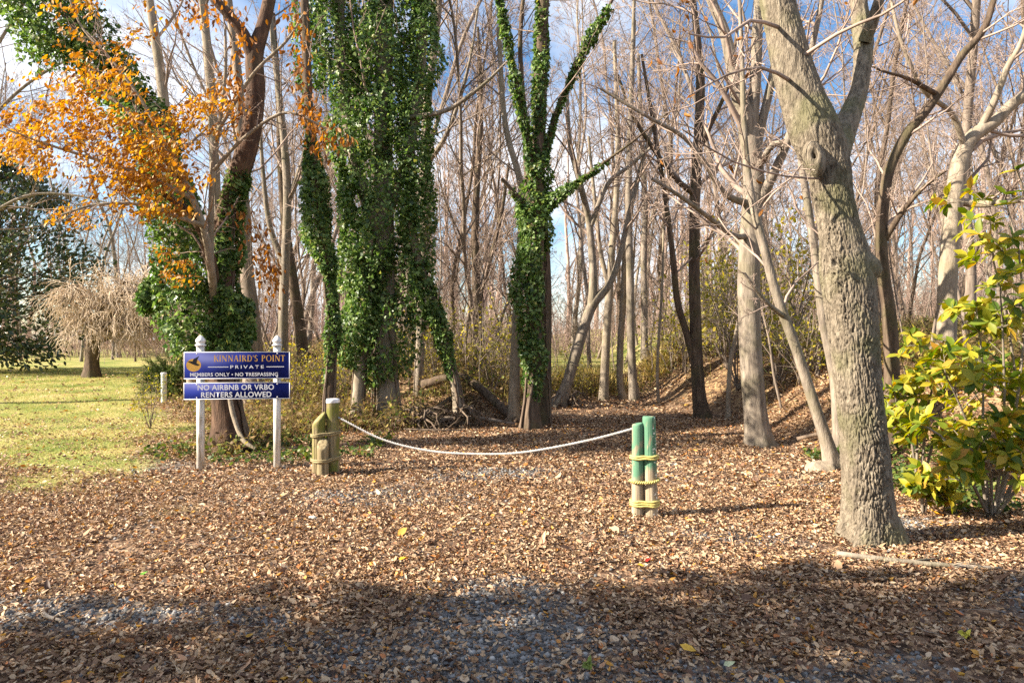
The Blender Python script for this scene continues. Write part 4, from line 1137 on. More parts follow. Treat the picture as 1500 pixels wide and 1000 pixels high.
def far_brush():
    rng = np.random.default_rng(72)
    n = 2600
    y = 34 + 26 * rng.random(n); x = (rng.random(n) * 2 - 1) * .85 * y
    keep = (x > -.42 * y) & (y > 40) | (x <= -.42 * y) & (y > 44) | (x > .30 * y)
    x, y = x[keep], y[keep]; m = len(x)
    h = 1.2 + 3.2 * rng.random(m) ** 1.6
    b = on_ground(x, y, -.1); t = np.linspace(0, 1, 5)[None]; a = rng.random(m) * 6.28; ln = (.2 + .9 * rng.random(m))[:, None]
    P = np.stack([b[:, :1] + np.cos(a)[:, None] * ln * t, b[:, 1:2] + np.sin(a)[:, None] * ln * t, b[:, 2:] + h[:, None] * t], -1) + rng.normal(size=(m, 5, 3)) * .08
    R = np.linspace(.022, .01, 5)[None] * np.ones((m, 1))
    a1, b1 = grow(rng, P, R, 7, .1, 1, 48, .5, 4, .22, .05, .6, .010, 1.8)
    a2, b2 = grow(rng, a1, b1, 4, .2, 1, 48, .6, 3, .2, .05, .7, .008, 1.2)
    tag(obj('distant_brush', [tubes(P, R, 4), tubes(a1, b1, 3), tubes(a2, b2, 3)], M['twig_sunlit']), kind='stuff')
# ------------------------------------------------------------------ yellow-leaved bushes and the big shrub at the right
def bush_variant(seed):
    rng = np.random.default_rng(seed)
    n = 9
    st = np.zeros((n, 6, 3))
    for i in range(n):
        a = rng.random() * 6.28; r = .25 + .55 * rng.random(); h = 1.0 + 1.2 * rng.random()
        t = np.linspace(0, 1, 6)
        st[i] = np.stack([np.cos(a) * r * t ** 1.2, np.sin(a) * r * t ** 1.2, h * t - .05], -1) + rng.normal(size=(6, 3)) * .03
    R = np.linspace(.014, .004, 6)[None] * np.ones((n, 1))
    a1, b1 = grow(rng, st, R, 7, .25, 1, 50, .45, 5, .2, .05, .6, .004, .8)
    a2, b2 = grow(rng, a1, b1, 4, .2, 1, 45, .6, 4, .2, .02, .6, .003, .5)
    pos = np.concatenate([a2.reshape(-1, 3)[rng.random(a2.shape[0] * 4) < .2], a1[:, 3:].reshape(-1, 3)])
    pos = pos + rng.normal(size=pos.shape) * .04
    m = len(pos)
    lf = scatter('flat', pos, rng.normal(size=(m, 3)) + [0, 0, -.3], np.array([0, 0, 1]) + rng.normal(size=(m, 3)) * .6, .05 + .05 * rng.random(m))
    return join([tubes(st, R, 5), tubes(a1, b1, 3), tubes(a2, b2, 3)]), lf
bushes = []
for k in range(4):
    s_, f_ = bush_variant(300 + k)
    bushes.append((mesh_of('stem', *s_, M['bark_wood']), mesh_of('foliage', *f_, M['bush_yellow'])))
def place_bush(px, d, sc, label, group):
    x = (px - CX) / F * d
    r = thing('yellow_bush', label, 'bush', (x, d, gz(x, d)), group)
    r.rotation_euler = (0, 0, rng.random() * 6.28); r.scale = (sc, sc, sc * (0.8 + 0.4 * rng.random()))
    v = bushes[rng.integers(4)]
    for nm, me in (('stem', v[0]), ('foliage', v[1])):
        o = bpy.data.objects.new(nm, me); COL.objects.link(o); o.parent = r
for px, d, sc in [(640, 16, .9), (690, 17, 1.0), (720, 16, 1.1), (745, 17.5, 1.0), (660, 18.5, 1.2), (710, 20, 1.3), (610, 17, 1.0), (590, 18, .9), (735, 19.5, 1.1)]:
    place_bush(px, d, sc, 'thin yellow-leaved bush between the ivy mass and the ivy column', 'yellow bushes between the ivy-clad trees')
for px, d, sc in [(985, 20, 1.3), (1005, 18, 1.2), (1045, 18, 1.5), (1065, 16.5, 1.3), (1080, 15, 1.2), (1140, 14, 1.1), (1155, 16, 1.5), (1175, 13, 1.0), (1030, 22, 1.8), (1070, 21, 1.9), (1125, 18, 1.7)]:
    place_bush(px, d, sc, 'yellow-green bush scrambling over the leafy bank right of the path', 'yellow bushes on the leafy bank')
for px, d, sc in [(800, 18, .6), (842, 19.5, .7), (855, 18.8, .55), (430, 14, .8), (465, 14.5, .7), (505, 14, .6), (220, 12.5, .5)]:
    place_bush(px, d, sc, 'low yellow bush in the rough left of the path', 'low bushes left of the path')

def big_shrub(name, label, stems, d, nleaf, seed, size):
    """stems: lists of (px, py, depth)"""
    rng = np.random.default_rng(seed)
    base = at(stems[0][0][0], stems[0][0][1], stems[0][0][2])
    root = thing(name, label, 'shrub', (base[0], base[1], gz(base[0], base[1])))
    K = 8; PP, RR = [], []
    for s in stems:
        P = np.array([at(*p) for p in s]); P[0, 2] = gz(P[0, 0], P[0, 1]) - .03
        a, b = resample(P, np.linspace(.016, .005, len(s)), K)
        PP.append(a); RR.append(b)
    PP, RR = np.array(PP), np.array(RR)
    a1, b1 = grow(rng, PP, RR, 6, .25, 1, 58, .36, 5, .15, .05, .6, .004, .6)
    a2, b2 = grow(rng, a1, b1, 3, .3, 1, 50, .75, 4, .15, .02, .7, .003, .4)
    obj('stem', [tubes(PP, RR, 8), tubes(a1, b1, 5), tubes(a2, b2, 4)], M['bark_grey'], root)
    ends = np.concatenate([PP[:, -1], a1[:, -1], a2[:, -1], a1[:, 2]])
    dirs = np.concatenate([PP[:, -1] - PP[:, -2], a1[:, -1] - a1[:, -2], a2[:, -1] - a2[:, -2], a1[:, 2] - a1[:, 1]])
    k = nleaf
    pos = np.repeat(ends, k, 0); dd = unit(np.repeat(dirs, k, 0)); m = len(pos)
    az = np.tile(np.arange(k) / k * 6.28, len(ends)) + rng.random(m) * .8
    rf = unit(np.cross(dd, rng.normal(size=(len(ends), 3)).repeat(k, 0))); rv = np.cross(dd, rf)
    tip = rf * np.cos(az)[:, None] + rv * np.sin(az)[:, None] + dd * .55 + np.array([0, 0, -.25]) + rng.normal(size=(m, 3)) * .2
    nr = dd + np.array([0, -.15, .8]) + rng.normal(size=(m, 3)) * .3
    obj('foliage', scatter('oval', pos, tip, nr, size * (.6 + .7 * rng.random(m))), M['yellow'], root)
    return root
big_shrub('broadleaf_shrub', 'large shrub of broad yellow-green leaves at the right edge', [
    [(1448, 742, 6.3), (1430, 660, 6.2), (1405, 590, 6.1), (1380, 540, 6.0)],
    [(1450, 742, 6.3), (1440, 640, 6.3), (1440, 540, 6.3), (1430, 450, 6.3)],
    [(1455, 742, 6.3), (1470, 640, 6.2), (1470, 520, 6.1), (1465, 420, 6.0)],
    [(1458, 742, 6.3), (1485, 620, 6.3), (1500, 480, 6.3), (1490, 350, 6.3), (1475, 300, 6.3)],
    [(1462, 742, 6.4), (1490, 600, 6.5), (1475, 470, 6.5), (1455, 380, 6.5), (1450, 320, 6.5)],
    [(1464, 742, 6.4), (1520, 600, 6.5), (1530, 420, 6.5), (1510, 300, 6.5), (1490, 250, 6.5)],
    [(1460, 742, 6.4), (1510, 640, 6.5), (1540, 500, 6.6), (1530, 380, 6.6)],
    [(1450, 742, 6.3), (1410, 680, 6.0), (1380, 640, 5.9), (1350, 620, 5.9)],
    [(1452, 742, 6.3), (1450, 690, 6.1), (1425, 660, 5.9), (1410, 650, 5.8)],
    [(1455, 742, 6.3), (1500, 700, 6.1), (1530, 640, 6.0), (1520, 590, 6.0)]], 6.3, 7, 81, .128)
big_shrub('broadleaf_shrub', 'loose yellow-leaved shrub just behind the big fissured trunk', [
    [(1345, 640, 7.6), (1340, 600, 7.6), (1330, 560, 7.5), (1318, 520, 7.4)],
    [(1347, 640, 7.6), (1360, 590, 7.5), (1370, 560, 7.4), (1375, 520, 7.4)],
    [(1349, 640, 7.6), (1380, 600, 7.6), (1400, 560, 7.6), (1415, 520, 7.6)],
    [(1346, 640, 7.6), (1330, 620, 7.5), (1315, 600, 7.4), (1310, 570, 7.4)]], 7.6, 7, 82, .125)
big_shrub('broadleaf_shrub', 'knee-high green seedling with broad leaves right of the big trunk', [
    [(1352, 740, 6.35), (1350, 725, 6.3), (1346, 712, 6.3), (1342, 702, 6.2)], [(1353, 740, 6.35), (1360, 725, 6.3), (1368, 715, 6.3), (1375, 708, 6.2)]], 6.3, 5, 83, .11)

# ------------------------------------------------------------------ ground layers
def on_ground(x, y, lift=0.0):
    return np.stack([x, y, ground_z(x, y) + lift], -1)

far_brush()

def litter():
    rng = np.random.default_rng(90)
    parts = []
    def batch(n, y0, y1, size, kinds, dens):
        y = np.sqrt(y0 ** 2 + (y1 ** 2 - y0 ** 2) * rng.random(n)); x = (rng.random(n) * 2 - 1) * (0.80 * y + .3)
        l, g, w = zones(x, y)
        p = np.stack([x, y, 0 * x], -1)
        keep = rng.random(n) < dens * (1 - .88 * l ** .8) * (1 - .66 * g) * (0.70 + .55 * fbm(p * 1.3, 5, 2) + .35 * noise3(p * 6, 8))
        x, y = x[keep], y[keep]; m = len(x)
        pos = on_ground(x, y, .004 + .022 * rng.random(m))
        a = rng.random(m) * 6.28
        tip = np.stack([np.cos(a), np.sin(a), rng.normal(size=m) * .28], -1)
        nr = np.array([0, 0, 1]) + rng.normal(size=(m, 3)) * .7
        sz = size * np.clip(np.exp(rng.normal(size=m) * .38) * .86, .35, 1.7)
        sel = rng.integers(0, len(kinds), m)
        for k, kd in enumerate(kinds):
            s = sel == k
            parts.append(scatter(kd, pos[s], tip[s], nr[s], sz[s]))
    batch(190000, 2.9, 7.5, .033, ('curl', 'curl', 'flat'), .95)
    batch(90000, 2.9, 8.5, .017, ('curl', 'flat', 'flat'), .95)
    batch(1100, 2.9, 9, .075, ('curl', 'flat'), 1.0)
    batch(220000, 7.5, 14, .043, ('curl', 'curl', 'flat'), 1.0)
    batch(80000, 14, 26, .07, ('flat', 'curl'), 1.0)
    tag(obj('leaf_litter', parts, M['litter']), kind='stuff')
litter()

def twigs_on_ground():
    rng = np.random.default_rng(94)
    n = 2600
    y = np.sqrt(2.9 ** 2 + (17 ** 2 - 2.9 ** 2) * rng.random(n)); x = (rng.random(n) * 2 - 1) * (.8 * y)
    l, g, w = zones(x, y)
    k = rng.random(n) < 1 - .9 * l
    x, y = x[k], y[k]; m = len(x)
    a = rng.random(m) * 6.28; t = np.linspace(-.5, .5, 4)[None]; ln = (.06 + .28 * rng.random(m) ** 2.5)[:, None]
    b = on_ground(x, y, .02)
    P = np.stack([b[:, :1] + np.cos(a)[:, None] * ln * t, b[:, 1:2] + np.sin(a)[:, None] * ln * t, b[:, 2:] + 0 * t], -1) + rng.normal(size=(m, 4, 3)) * .008
    tag(obj('twig_litter', tubes(P, np.linspace(.004, .002, 4)[None] * (.6 + .9 * rng.random((m, 1))), 4), M['bark_wood']), kind='stuff')
twigs_on_ground()

def gravel():
    rng = np.random.default_rng(91)
    n = 60000
    y = np.sqrt(2.9 ** 2 + (8.6 ** 2 - 2.9 ** 2) * rng.random(n) ** 1.35); x = (rng.random(n) * 2 - 1) * (.8 * y + .2)
    l, g, w = zones(x, y)
    k = rng.random(n) < np.clip(g * 1.1, 0.05, 1) * (1 - l)
    x, y = x[k], y[k]; m = len(x)
    sz = .009 + .026 * rng.random(m) ** 2.4
    pos = on_ground(x, y, 0) + np.array([0, 0, 1]) * (sz * .18)[:, None]
    tag(obj('gravel', scatter('stone', pos, rng.normal(size=(m, 3)) * [1, 1, .35], np.array([0, 0, 1]) + rng.normal(size=(m, 3)) * .3, sz), M['stone'], smooth=False), kind='stuff')
gravel()

def grass():
    rng = np.random.default_rng(92)
    n = 260000
    y = np.sqrt(6.8 ** 2 + (30 ** 2 - 6.8 ** 2) * rng.random(n) ** 1.25); x = -rng.random(n) * (.80 * y + .4)
    l, g, w = zones(x, y)
    p = np.stack([x, y, 0 * x], -1)
    k = rng.random(n) < l * (.75 + .6 * fbm(p * 1.1, 15, 2))
    x, y = x[k], y[k]; m = len(x)
    pos = on_ground(x, y, -.004)
    up = np.array([0, 0, 1]) + rng.normal(size=(m, 3)) * .55
    lawn = scatter('blade', pos, up, rng.normal(size=(m, 3)), (.022 + .032 * rng.random(m)) * (1 + .015 * y))
    tag(obj('grass', lawn, M['grass']), kind='stuff')
grass()

def undergrowth():
    rng = np.random.default_rng(93)
    n = 34000
    y = 8.9 + 16 * rng.random(n) ** 1.1; x = (rng.random(n) * 2 - 1) * .78 * y
    p = np.stack([x, y, 0 * x], -1)
    e = x - lawn_edge(y)
    left = sst(.0, 1.6, e) * sst(.3, 1.4, toe_left(y) - x) * sst(8.9, 10.0, y)
    right = sst(1.6, 2.8, x - toe_right(y)) * .8 + .10 * sst(.3, 1.2, x - toe_right(y))
    far = sst(18.3, 19.5, y) * sst(.3, 2, e) * sst(27, 24, y)
    w = np.clip(np.maximum(np.maximum(left, right), far * .8), 0, 1) * np.clip(.60 + 1.1 * fbm(p * .7, 44, 2), 0, 1)
    k = rng.random(n) < w
    x, y, w = x[k], y[k], w[k]; m = len(x)
    h = (.16 + .55 * rng.random(m) ** 1.5) * (.5 + .6 * sst(10, 15, y))
    b = on_ground(x, y, -.02)
    a = rng.random(m) * 6.28; t = np.linspace(0, 1, 5)[None]
    lean = (.1 + .5 * rng.random(m))[:, None]
    P = np.stack([b[:, :1] + np.cos(a)[:, None] * lean * t ** 1.4, b[:, 1:2] + np.sin(a)[:, None] * lean * t ** 1.4, b[:, 2:] + h[:, None] * np.sin(t * 2.0)], -1) + rng.normal(size=(m, 5, 3)) * .025
    st = tubes(P, np.linspace(.005, .0022, 5)[None] * np.ones((m, 1)), 3)
    q = 6
    i = np.repeat(np.arange(m), q); f = rng.random(m * q) * 4; j = np.minimum(f.astype(int), 3); f = (f - j)[:, None]
    pos = P[i, j] * (1 - f) + P[i, j + 1] * f + rng.normal(size=(m * q, 3)) * .05
    lv = scatter('flat', pos, rng.normal(size=(m * q, 3)), np.array([0, 0, 1]) + rng.normal(size=(m * q, 3)) * .7, .045 + .05 * rng.random(m * q))
    a1, b1 = grow(rng, P, np.full((m, 5), .004), 3, .3, 1, 50, .6, 4, .3, .0, .7, .0025, .5)
    st = join([st, tubes(a1, b1, 3)])
    tag(obj('undergrowth', [lv, st], M['undergrowth']), kind='stuff')
    # green ground cover round the shrub on the right and at the sign tree
    n = 5200
    x = 4.0 + 2.6 * rng.random(n); y = 6.3 + 3.2 * rng.random(n)
    x2 = -5.2 + 3.3 * rng.random(2600); y2 = 8.7 + 2.6 * rng.random(2600)
    x = np.concatenate([x, x2]); y = np.concatenate([y, y2])
    p = np.stack([x, y, 0 * x], -1)
    k = fbm(p * 1.6, 71, 2) > -.05
    x, y = x[k], y[k]; m = len(x)
    pos = on_ground(x, y, .02 + .10 * rng.random(m))
    tag(obj('ground_cover', scatter('flat', pos, rng.normal(size=(m, 3)) * [1, 1, .5], np.array([0, 0, 1]) + rng.normal(size=(m, 3)) * .5, .04 + .045 * rng.random(m)), M['groundcover']), kind='stuff')
    # dry tall grass where the path ends
    n = 3000
    px = np.concatenate([rng.normal(853, 20, 2200), rng.normal(985, 22, 800)]); y = 20.5 + 4.5 * rng.random(n) ** 1.2
    x = (px - CX) / F * y
    tag(obj('tall_grass', scatter('blade', on_ground(x, y, 0), np.array([0, 0, 1]) + rng.normal(size=(n, 3)) * .35, rng.normal(size=(n, 3)), .3 + .35 * rng.random(n)), M['tallgrass']), kind='stuff')
undergrowth()

# ------------------------------------------------------------------ fallen wood on the mound
def fallen(name, label, cat, pts, r, bark, seed, twigs=0):
    P = np.array([[p[0], p[1], gz(p[0], p[1]) + p[2]] for p in pts]); R = np.array(r)
    root = thing(name, label, cat, (P[0, 0], P[0, 1], gz(P[0, 0], P[0, 1])))
    if twigs == 0:
        COL.objects.unlink(root); bpy.data.objects.remove(root)
        V, Q = tubes(*resample(P, R, 24), 12, True)
        k = 0.10 * fbm(V * 5, seed, 2)[:, None] * R.mean()
        o = bpy.data.objects.new(name, mesh_of(name, V + rng.normal(size=V.shape) * .002, Q, M[bark]))
        COL.objects.link(o)
        return tag(o, label, cat)
    g = np.random.default_rng(seed)
    pp, rr = resample(P, R, 12)
    obj('stem', tubes(pp, rr, 8, True), M[bark], root)
    a, b = grow(g, pp[None], rr[None], twigs, .25, 1, 45, .4, 5, .2, 0, .5, .004, 1.0)
    a2, b2 = grow(g, a, b, 3, .3, 1, 45, .5, 4, .2, 0, .5, .003, .5)
    obj('twig_fork', [tubes(a, b, 4), tubes(a2, b2, 3)], M[bark], root)
    return root
fallen('fallen_log', 'dark rotten log slanting down the mound between the ivy trees', 'log', [(-1.9, 14.6, .35), (-1.0, 14.1, .32), (-.1, 13.3, .12), (.1, 13.0, .05)], [.10, .09, .08, .05], 'bark_dark', 1)
fallen('fallen_branch', 'forked dead branch lying across the foot of the mound', 'branch', [(-1.4, 12.6, .16), (-.7, 12.8, .14), (.05, 12.7, .06)], [.045, .04, .02], 'bark_wood', 2, 6)
fallen('fallen_branch', 'bare branch lying on the leafy slope behind the leaning tree', 'branch', [(4.3, 10.3, .10), (4.9, 10.0, .06), (5.6, 9.7, .05)], [.03, .026, .015], 'bark_brown', 3, 5)
fallen('fallen_branch', 'thin dead branch on the leaves at the path side of the mound', 'branch', [(-1.9, 12.0, .06), (-1.3, 11.8, .07), (-.8, 11.9, .05)], [.018, .016, .008], 'bark_brown', 4, 5)
fallen('fallen_branch', 'weathered branch half buried in leaves at the edge of the shade', 'branch', [(2.4, 5.05, .035), (2.9, 4.85, .03), (3.4, 4.75, .025)], [.022, .02, .012], 'bark_grey', 5, 3)
fallen('stick', 'short pale forked stick in the shaded leaves', 'stick', [(-2.75, 4.0, .02), (-2.66, 3.9, .03), (-2.55, 3.86, .02)], [.013, .012, .008], 'twig_pale', 6, 2)
fallen('stick', 'long thin stick lying in the sunlit leaves before the green posts', 'stick', [(.5, 4.75, .02), (.65, 4.86, .025), (.83, 4.9, .02)], [.006, .006, .004], 'bark_dark', 7)
fallen('fallen_branch', 'mossy pole lying among the roots at the foot of the mound', 'branch', [(-2.1, 13.2, .1), (-1.6, 12.9, .2), (-1.2, 13.4, .3)], [.07, .06, .05], 'bark_dark', 8)

def root_mass(name, label, x, y, seed, n=26, sp=.55):
    g = np.random.default_rng(seed)
    root = thing(name, label, 'roots', (x, y, gz(x, y)))
    a = g.random(n) * 6.28; t = np.linspace(0, 1, 7)[None]
    ln = (sp * (.5 + g.random(n)))[:, None]
    P = np.stack([x + np.cos(a)[:, None] * ln * t, y + np.sin(a)[:, None] * ln * t, gz(x, y) + .05 + .35 * g.random((n, 1)) * np.sin(t * 3.1)], -1) + g.normal(size=(n, 7, 3)) * .03
    R = np.linspace(.028, .008, 7)[None] * (.5 + g.random((n, 1)))
    obj('roots', tubes(P, R, 6), M['bark_brown'], root)
    a1, b1 = grow(g, P, R, 4, .3, 1, 50, .4, 4, .25, -.05, .5, .004, .5)
    obj('rootlets', tubes(a1, b1, 4), M['bark_dark'], root)
root_mass('root_tangle', 'tangle of dark roots and dead stems below the leaning ivy stem', -1.05, 12.75, 4)
root_mass('root_tangle', 'heap of dead stems left of the leaning ivy stem', -1.75, 12.55, 5)
root_mass('root_tangle', 'brown roots spilling at the foot of the swept trunk', 1.35, 16.7, 6, 18, .6)

# ------------------------------------------------------------------ sign
def sign_lettering(text, width, height, mid, right, offset=0.0, spacing=1.0, squash=None):
    c = bpy.data.curves.new('lettering', 'FONT')
    c.body = text; c.align_x = 'CENTER'; c.align_y = 'CENTER'; c.space_character = spacing; c.offset = offset; c.resolution_u = 4
    o = bpy.data.objects.new('lettering', c)
    COL.objects.link(o)
    bpy.context.view_layer.update()
    me = bpy.data.meshes.new_from_object(o.evaluated_get(bpy.context.evaluated_depsgraph_get()))
    COL.objects.unlink(o); bpy.data.objects.remove(o)
    n = len(me.vertices)
    co = np.empty(n * 3, np.float32); me.vertices.foreach_get('co', co); co = co.reshape(-1, 3)
    lo, hi = co.min(0), co.max(0)
    uv = (co[:, :2] - (lo[:2] + hi[:2]) / 2) / np.maximum(hi[:2] - lo[:2], 1e-6) * np.array([width, height])
    return me, uv

SX0, SX1 = at(294, 600, 8.42), at(406, 600, 8.54)
yaw = math.atan2(SX1[1] - SX0[1], SX1[0] - SX0[0])
s_right = np.array([math.cos(yaw), math.sin(yaw), 0]); s_front = np.array([math.sin(yaw), -math.cos(yaw), 0]); s_up = np.array([0, 0, 1.0])
m_white = plain_mat('weathered white paint', (0.74, 0.72, 0.70), 0.55, 0.10, 6, 0.1)
def post_paint():
    m, n, l, b = new_mat('peeling white post paint')
    tc = n.new('ShaderNodeTexCoord'); mp = n.new('ShaderNodeMapping'); mp.inputs['Scale'].default_value = (14, 14, 2.2)
    l.new(tc.outputs['Object'], mp.inputs['Vector'])
    nz = n.new('ShaderNodeTexNoise'); nz.inputs['Scale'].default_value = 2.4; nz.inputs['Detail'].default_value = 7
    l.new(mp.outputs['Vector'], nz.inputs['Vector'])
    r = ramp_node(n, [(0.42, (0.74, 0.72, 0.70)), (0.56, (0.60, 0.57, 0.50)), (0.66, (0.40, 0.35, 0.27))])
    l.new(nz.outputs['Fac'], r.inputs['Fac']); l.new(r.outputs['Color'], b.inputs['Base Color'])
    b.inputs['Roughness'].default_value = .6
    return m
m_post = post_paint()
m_blue = plain_mat('navy sign enamel', (0.007, 0.015, 0.14), 0.62, 0.16, 5, 0.0, .12)
m_letter = plain_mat('white lettering', (0.80, 0.80, 0.82), 0.7, 0.03, 4, 0, .1)
m_gold = plain_mat('gold lettering', (0.66, 0.38, 0.09), 0.7, 0.06, 20, 0, .1)
m_black = plain_mat('black emblem paint', (0.008, 0.008, 0.010), 0.5, 0.05, 5, 0)
m_silver = plain_mat('screw metal', (0.6, 0.6, 0.62), 0.35, 0.05, 5, 0)

def build_sign():
    root = thing('sign', 'navy blue two-board sign with white and gold lettering on white posts', 'sign', (SX0[0], SX0[1], gz(SX0[0], SX0[1])))
    tz = CAM_H - (507 - 500) / F * 8.4
    for C in (SX0, SX1):
        g = gz(C[0], C[1])
        w = .076
        parts = [box((C[0], C[1], (g - .1 + tz) / 2), (w, w, tz - g + .1), yaw)]
        p = obj('post', parts, m_post, root, False)
        prof = [(.047, 0), (.052, .006), (.052, .020), (.040, .026), (.034, .034), (.045, .048), (.049, .062), (.044, .082), (.030, .108), (.014, .128), (.002, .138)]
        V = []
        for r, h in prof:
            for k in range(4):
                a = yaw + math.pi / 4 + k * math.pi / 2
                V.append([C[0] + math.cos(a) * r * 1.414, C[1] + math.sin(a) * r * 1.414, tz + h])
        Q = [[i * 4 + k, i * 4 + (k + 1) % 4, (i + 1) * 4 + (k + 1) % 4, (i + 1) * 4 + k] for i in range(len(prof) - 1) for k in range(4)] + [[3, 2, 1, 0]]
        sub('finial', (np.array(V), np.array(Q)), m_white, p, root, False)
    mid_d = (SX0[1] + SX1[1]) / 2
    front = .047 + .012
    def pt(u, v, w, c):
        return c + s_right * u + s_up * v + s_front * w
    def panel(name, c, W, H):
        def rb(w, h, d0, d1):
            v = [[-w, -h, d0], [w, -h, d0], [w, h, d0], [-w, h, d0], [-w, -h, d1], [w, -h, d1], [w, h, d1], [-w, h, d1]]
            q = [[3, 2, 1, 0], [4, 5, 6, 7], [0, 1, 5, 4], [1, 2, 6, 5], [2, 3, 7, 6], [3, 0, 4, 7]]
            return np.array([pt(*a, c) for a in v]), np.array(q)
        b = obj(name, rb(W / 2, H / 2, -.010, .010), m_blue, root, False)
        t = .008; e = .0125
        bars = []
        for (u0, u1, v0, v1) in ((-W / 2, W / 2, H / 2 - t, H / 2), (-W / 2, W / 2, -H / 2, -H / 2 + t), (-W / 2, -W / 2 + t, -H / 2 + t, H / 2 - t), (W / 2 - t, W / 2, -H / 2 + t, H / 2 - t)):
            v = [[u0, v0, .008], [u1, v0, .008], [u1, v1, .008], [u0, v1, .008], [u0, v0, e], [u1, v0, e], [u1, v1, e], [u0, v1, e]]
            bars.append((np.array([pt(*a, c) for a in v]), np.array([[4, 5, 6, 7], [0, 1, 5, 4], [1, 2, 6, 5], [2, 3, 7, 6], [3, 0, 4, 7]])))
        sub('border', bars, m_letter, b, root, False)
        for u in (-.475, .475):
            for v in (-H / 2 + .022, H / 2 - .022):
                th = np.linspace(0, 6.283, 9)[:-1]
                V = [pt(u + math.cos(a) * .008, v + math.sin(a) * .008, .0135, c) for a in th] + [pt(u + math.cos(a) * .009, v + math.sin(a) * .009, .009, c) for a in th]
                Q = [[k, (k + 1) % 8, 8 + (k + 1) % 8, 8 + k][::-1] for k in range(8)] + [[0, 1, 2, 3], [0, 3, 4, 7], [4, 5, 6, 7]]
                sub('screw', (np.array(V), np.array(Q)), m_silver, b, root, False)
        return b
    def letters(b, c, text, width, height, u, v, mat, **kw):
        me, uv = sign_lettering(text, width, height, 0, 0, **kw)
        co = np.array([pt(u + x, v + y, .0128, c) for x, y in uv]) - np.array(root.location)
        me.vertices.foreach_set('co', co.astype(np.float32).ravel())
        me.update(); me.materials.clear(); me.materials.append(mat)
        o = bpy.data.objects.new('lettering', me); COL.objects.link(o); o.parent = b
        return o
    cx_ = (SX0 + SX1) / 2 - s_right * .004
    def centre(py):
        c = cx_.copy(); c[2] = CAM_H - (py - 500) / F * mid_d
        return c + s_front * front
    # upper board
    W = 1.25
    c = centre(534.6)
    H = .332
    up_b = panel('upper_board', c, W, H)
    serif(up_b, root, c, pt, "KINNAIRD'S POINT", .845, .078, .145, .086)
    letters(up_b, c, 'PRIVATE', .395, .040, .115, -.020, m_letter, offset=.012, spacing=1.45)
    letters(up_b, c, 'MEMBERS ONLY \u2022 NO TRESPASSING', 1.035, .045, -.035, -.112, m_letter, offset=.014, spacing=1.05)
    for u0, u1 in ((-.345, -.105), (.345, .555)):
        sub('rule_line', (np.array([pt(u0, -.024, .0128, c), pt(u1, -.024, .0128, c), pt(u1, -.015, .0128, c), pt(u0, -.015, .0128, c)]), np.array([[0, 1, 2, 3]])), m_letter, up_b, root, False)
    # emblem: a gold disc and a dark flying shape across it
    th = np.linspace(0, 2 * math.pi, 41)[:-1]
    V = np.array([pt(-.512 + math.cos(a) * .086, .004 + math.sin(a) * .079, .0126, c) for a in th])
    Q = [[k, k + 1, 38 - k, 39 - k] for k in range(19)]
    sub('emblem', (V, np.array(Q)), m_gold, up_b, root, False)
    shp = [(285, 302), (245, 325), (208, 345), (196, 374), (122, 371), (165, 398), (215, 420), (258, 433), (286, 424), (274, 410), (247, 400), (252, 368), (268, 335)]
    import mathutils
    pts2 = [(-.512 + (x - 209) / 97 * .086, .004 - (y - 424) / 84 * .079) for x, y in shp]
    tri = mathutils.geometry.tessellate_polygon([[Vector((a, b_, 0)) for a, b_ in pts2]])
    me = bpy.data.meshes.new('emblem_bird')
    me.from_pydata([tuple(pt(a, b_, .0132, c) - np.array(root.location)) for a, b_ in pts2], [], [tuple(t_) for t_ in tri])
    me.materials.append(m_black)
    o = bpy.data.objects.new('emblem_bird', me); COL.objects.link(o); o.parent = up_b
    # lower board
    c2 = centre(571.6)
    lo_b = panel('lower_board', c2, W + .004, .205)
    letters(lo_b, c2, 'NO AIRBNB OR VRBO', .90, .068, -.015, .044, m_letter, offset=.016, spacing=1.05)
    letters(lo_b, c2, 'RENTERS ALLOWED', .83, .068, -.010, -.046, m_letter, offset=.016, spacing=1.05)

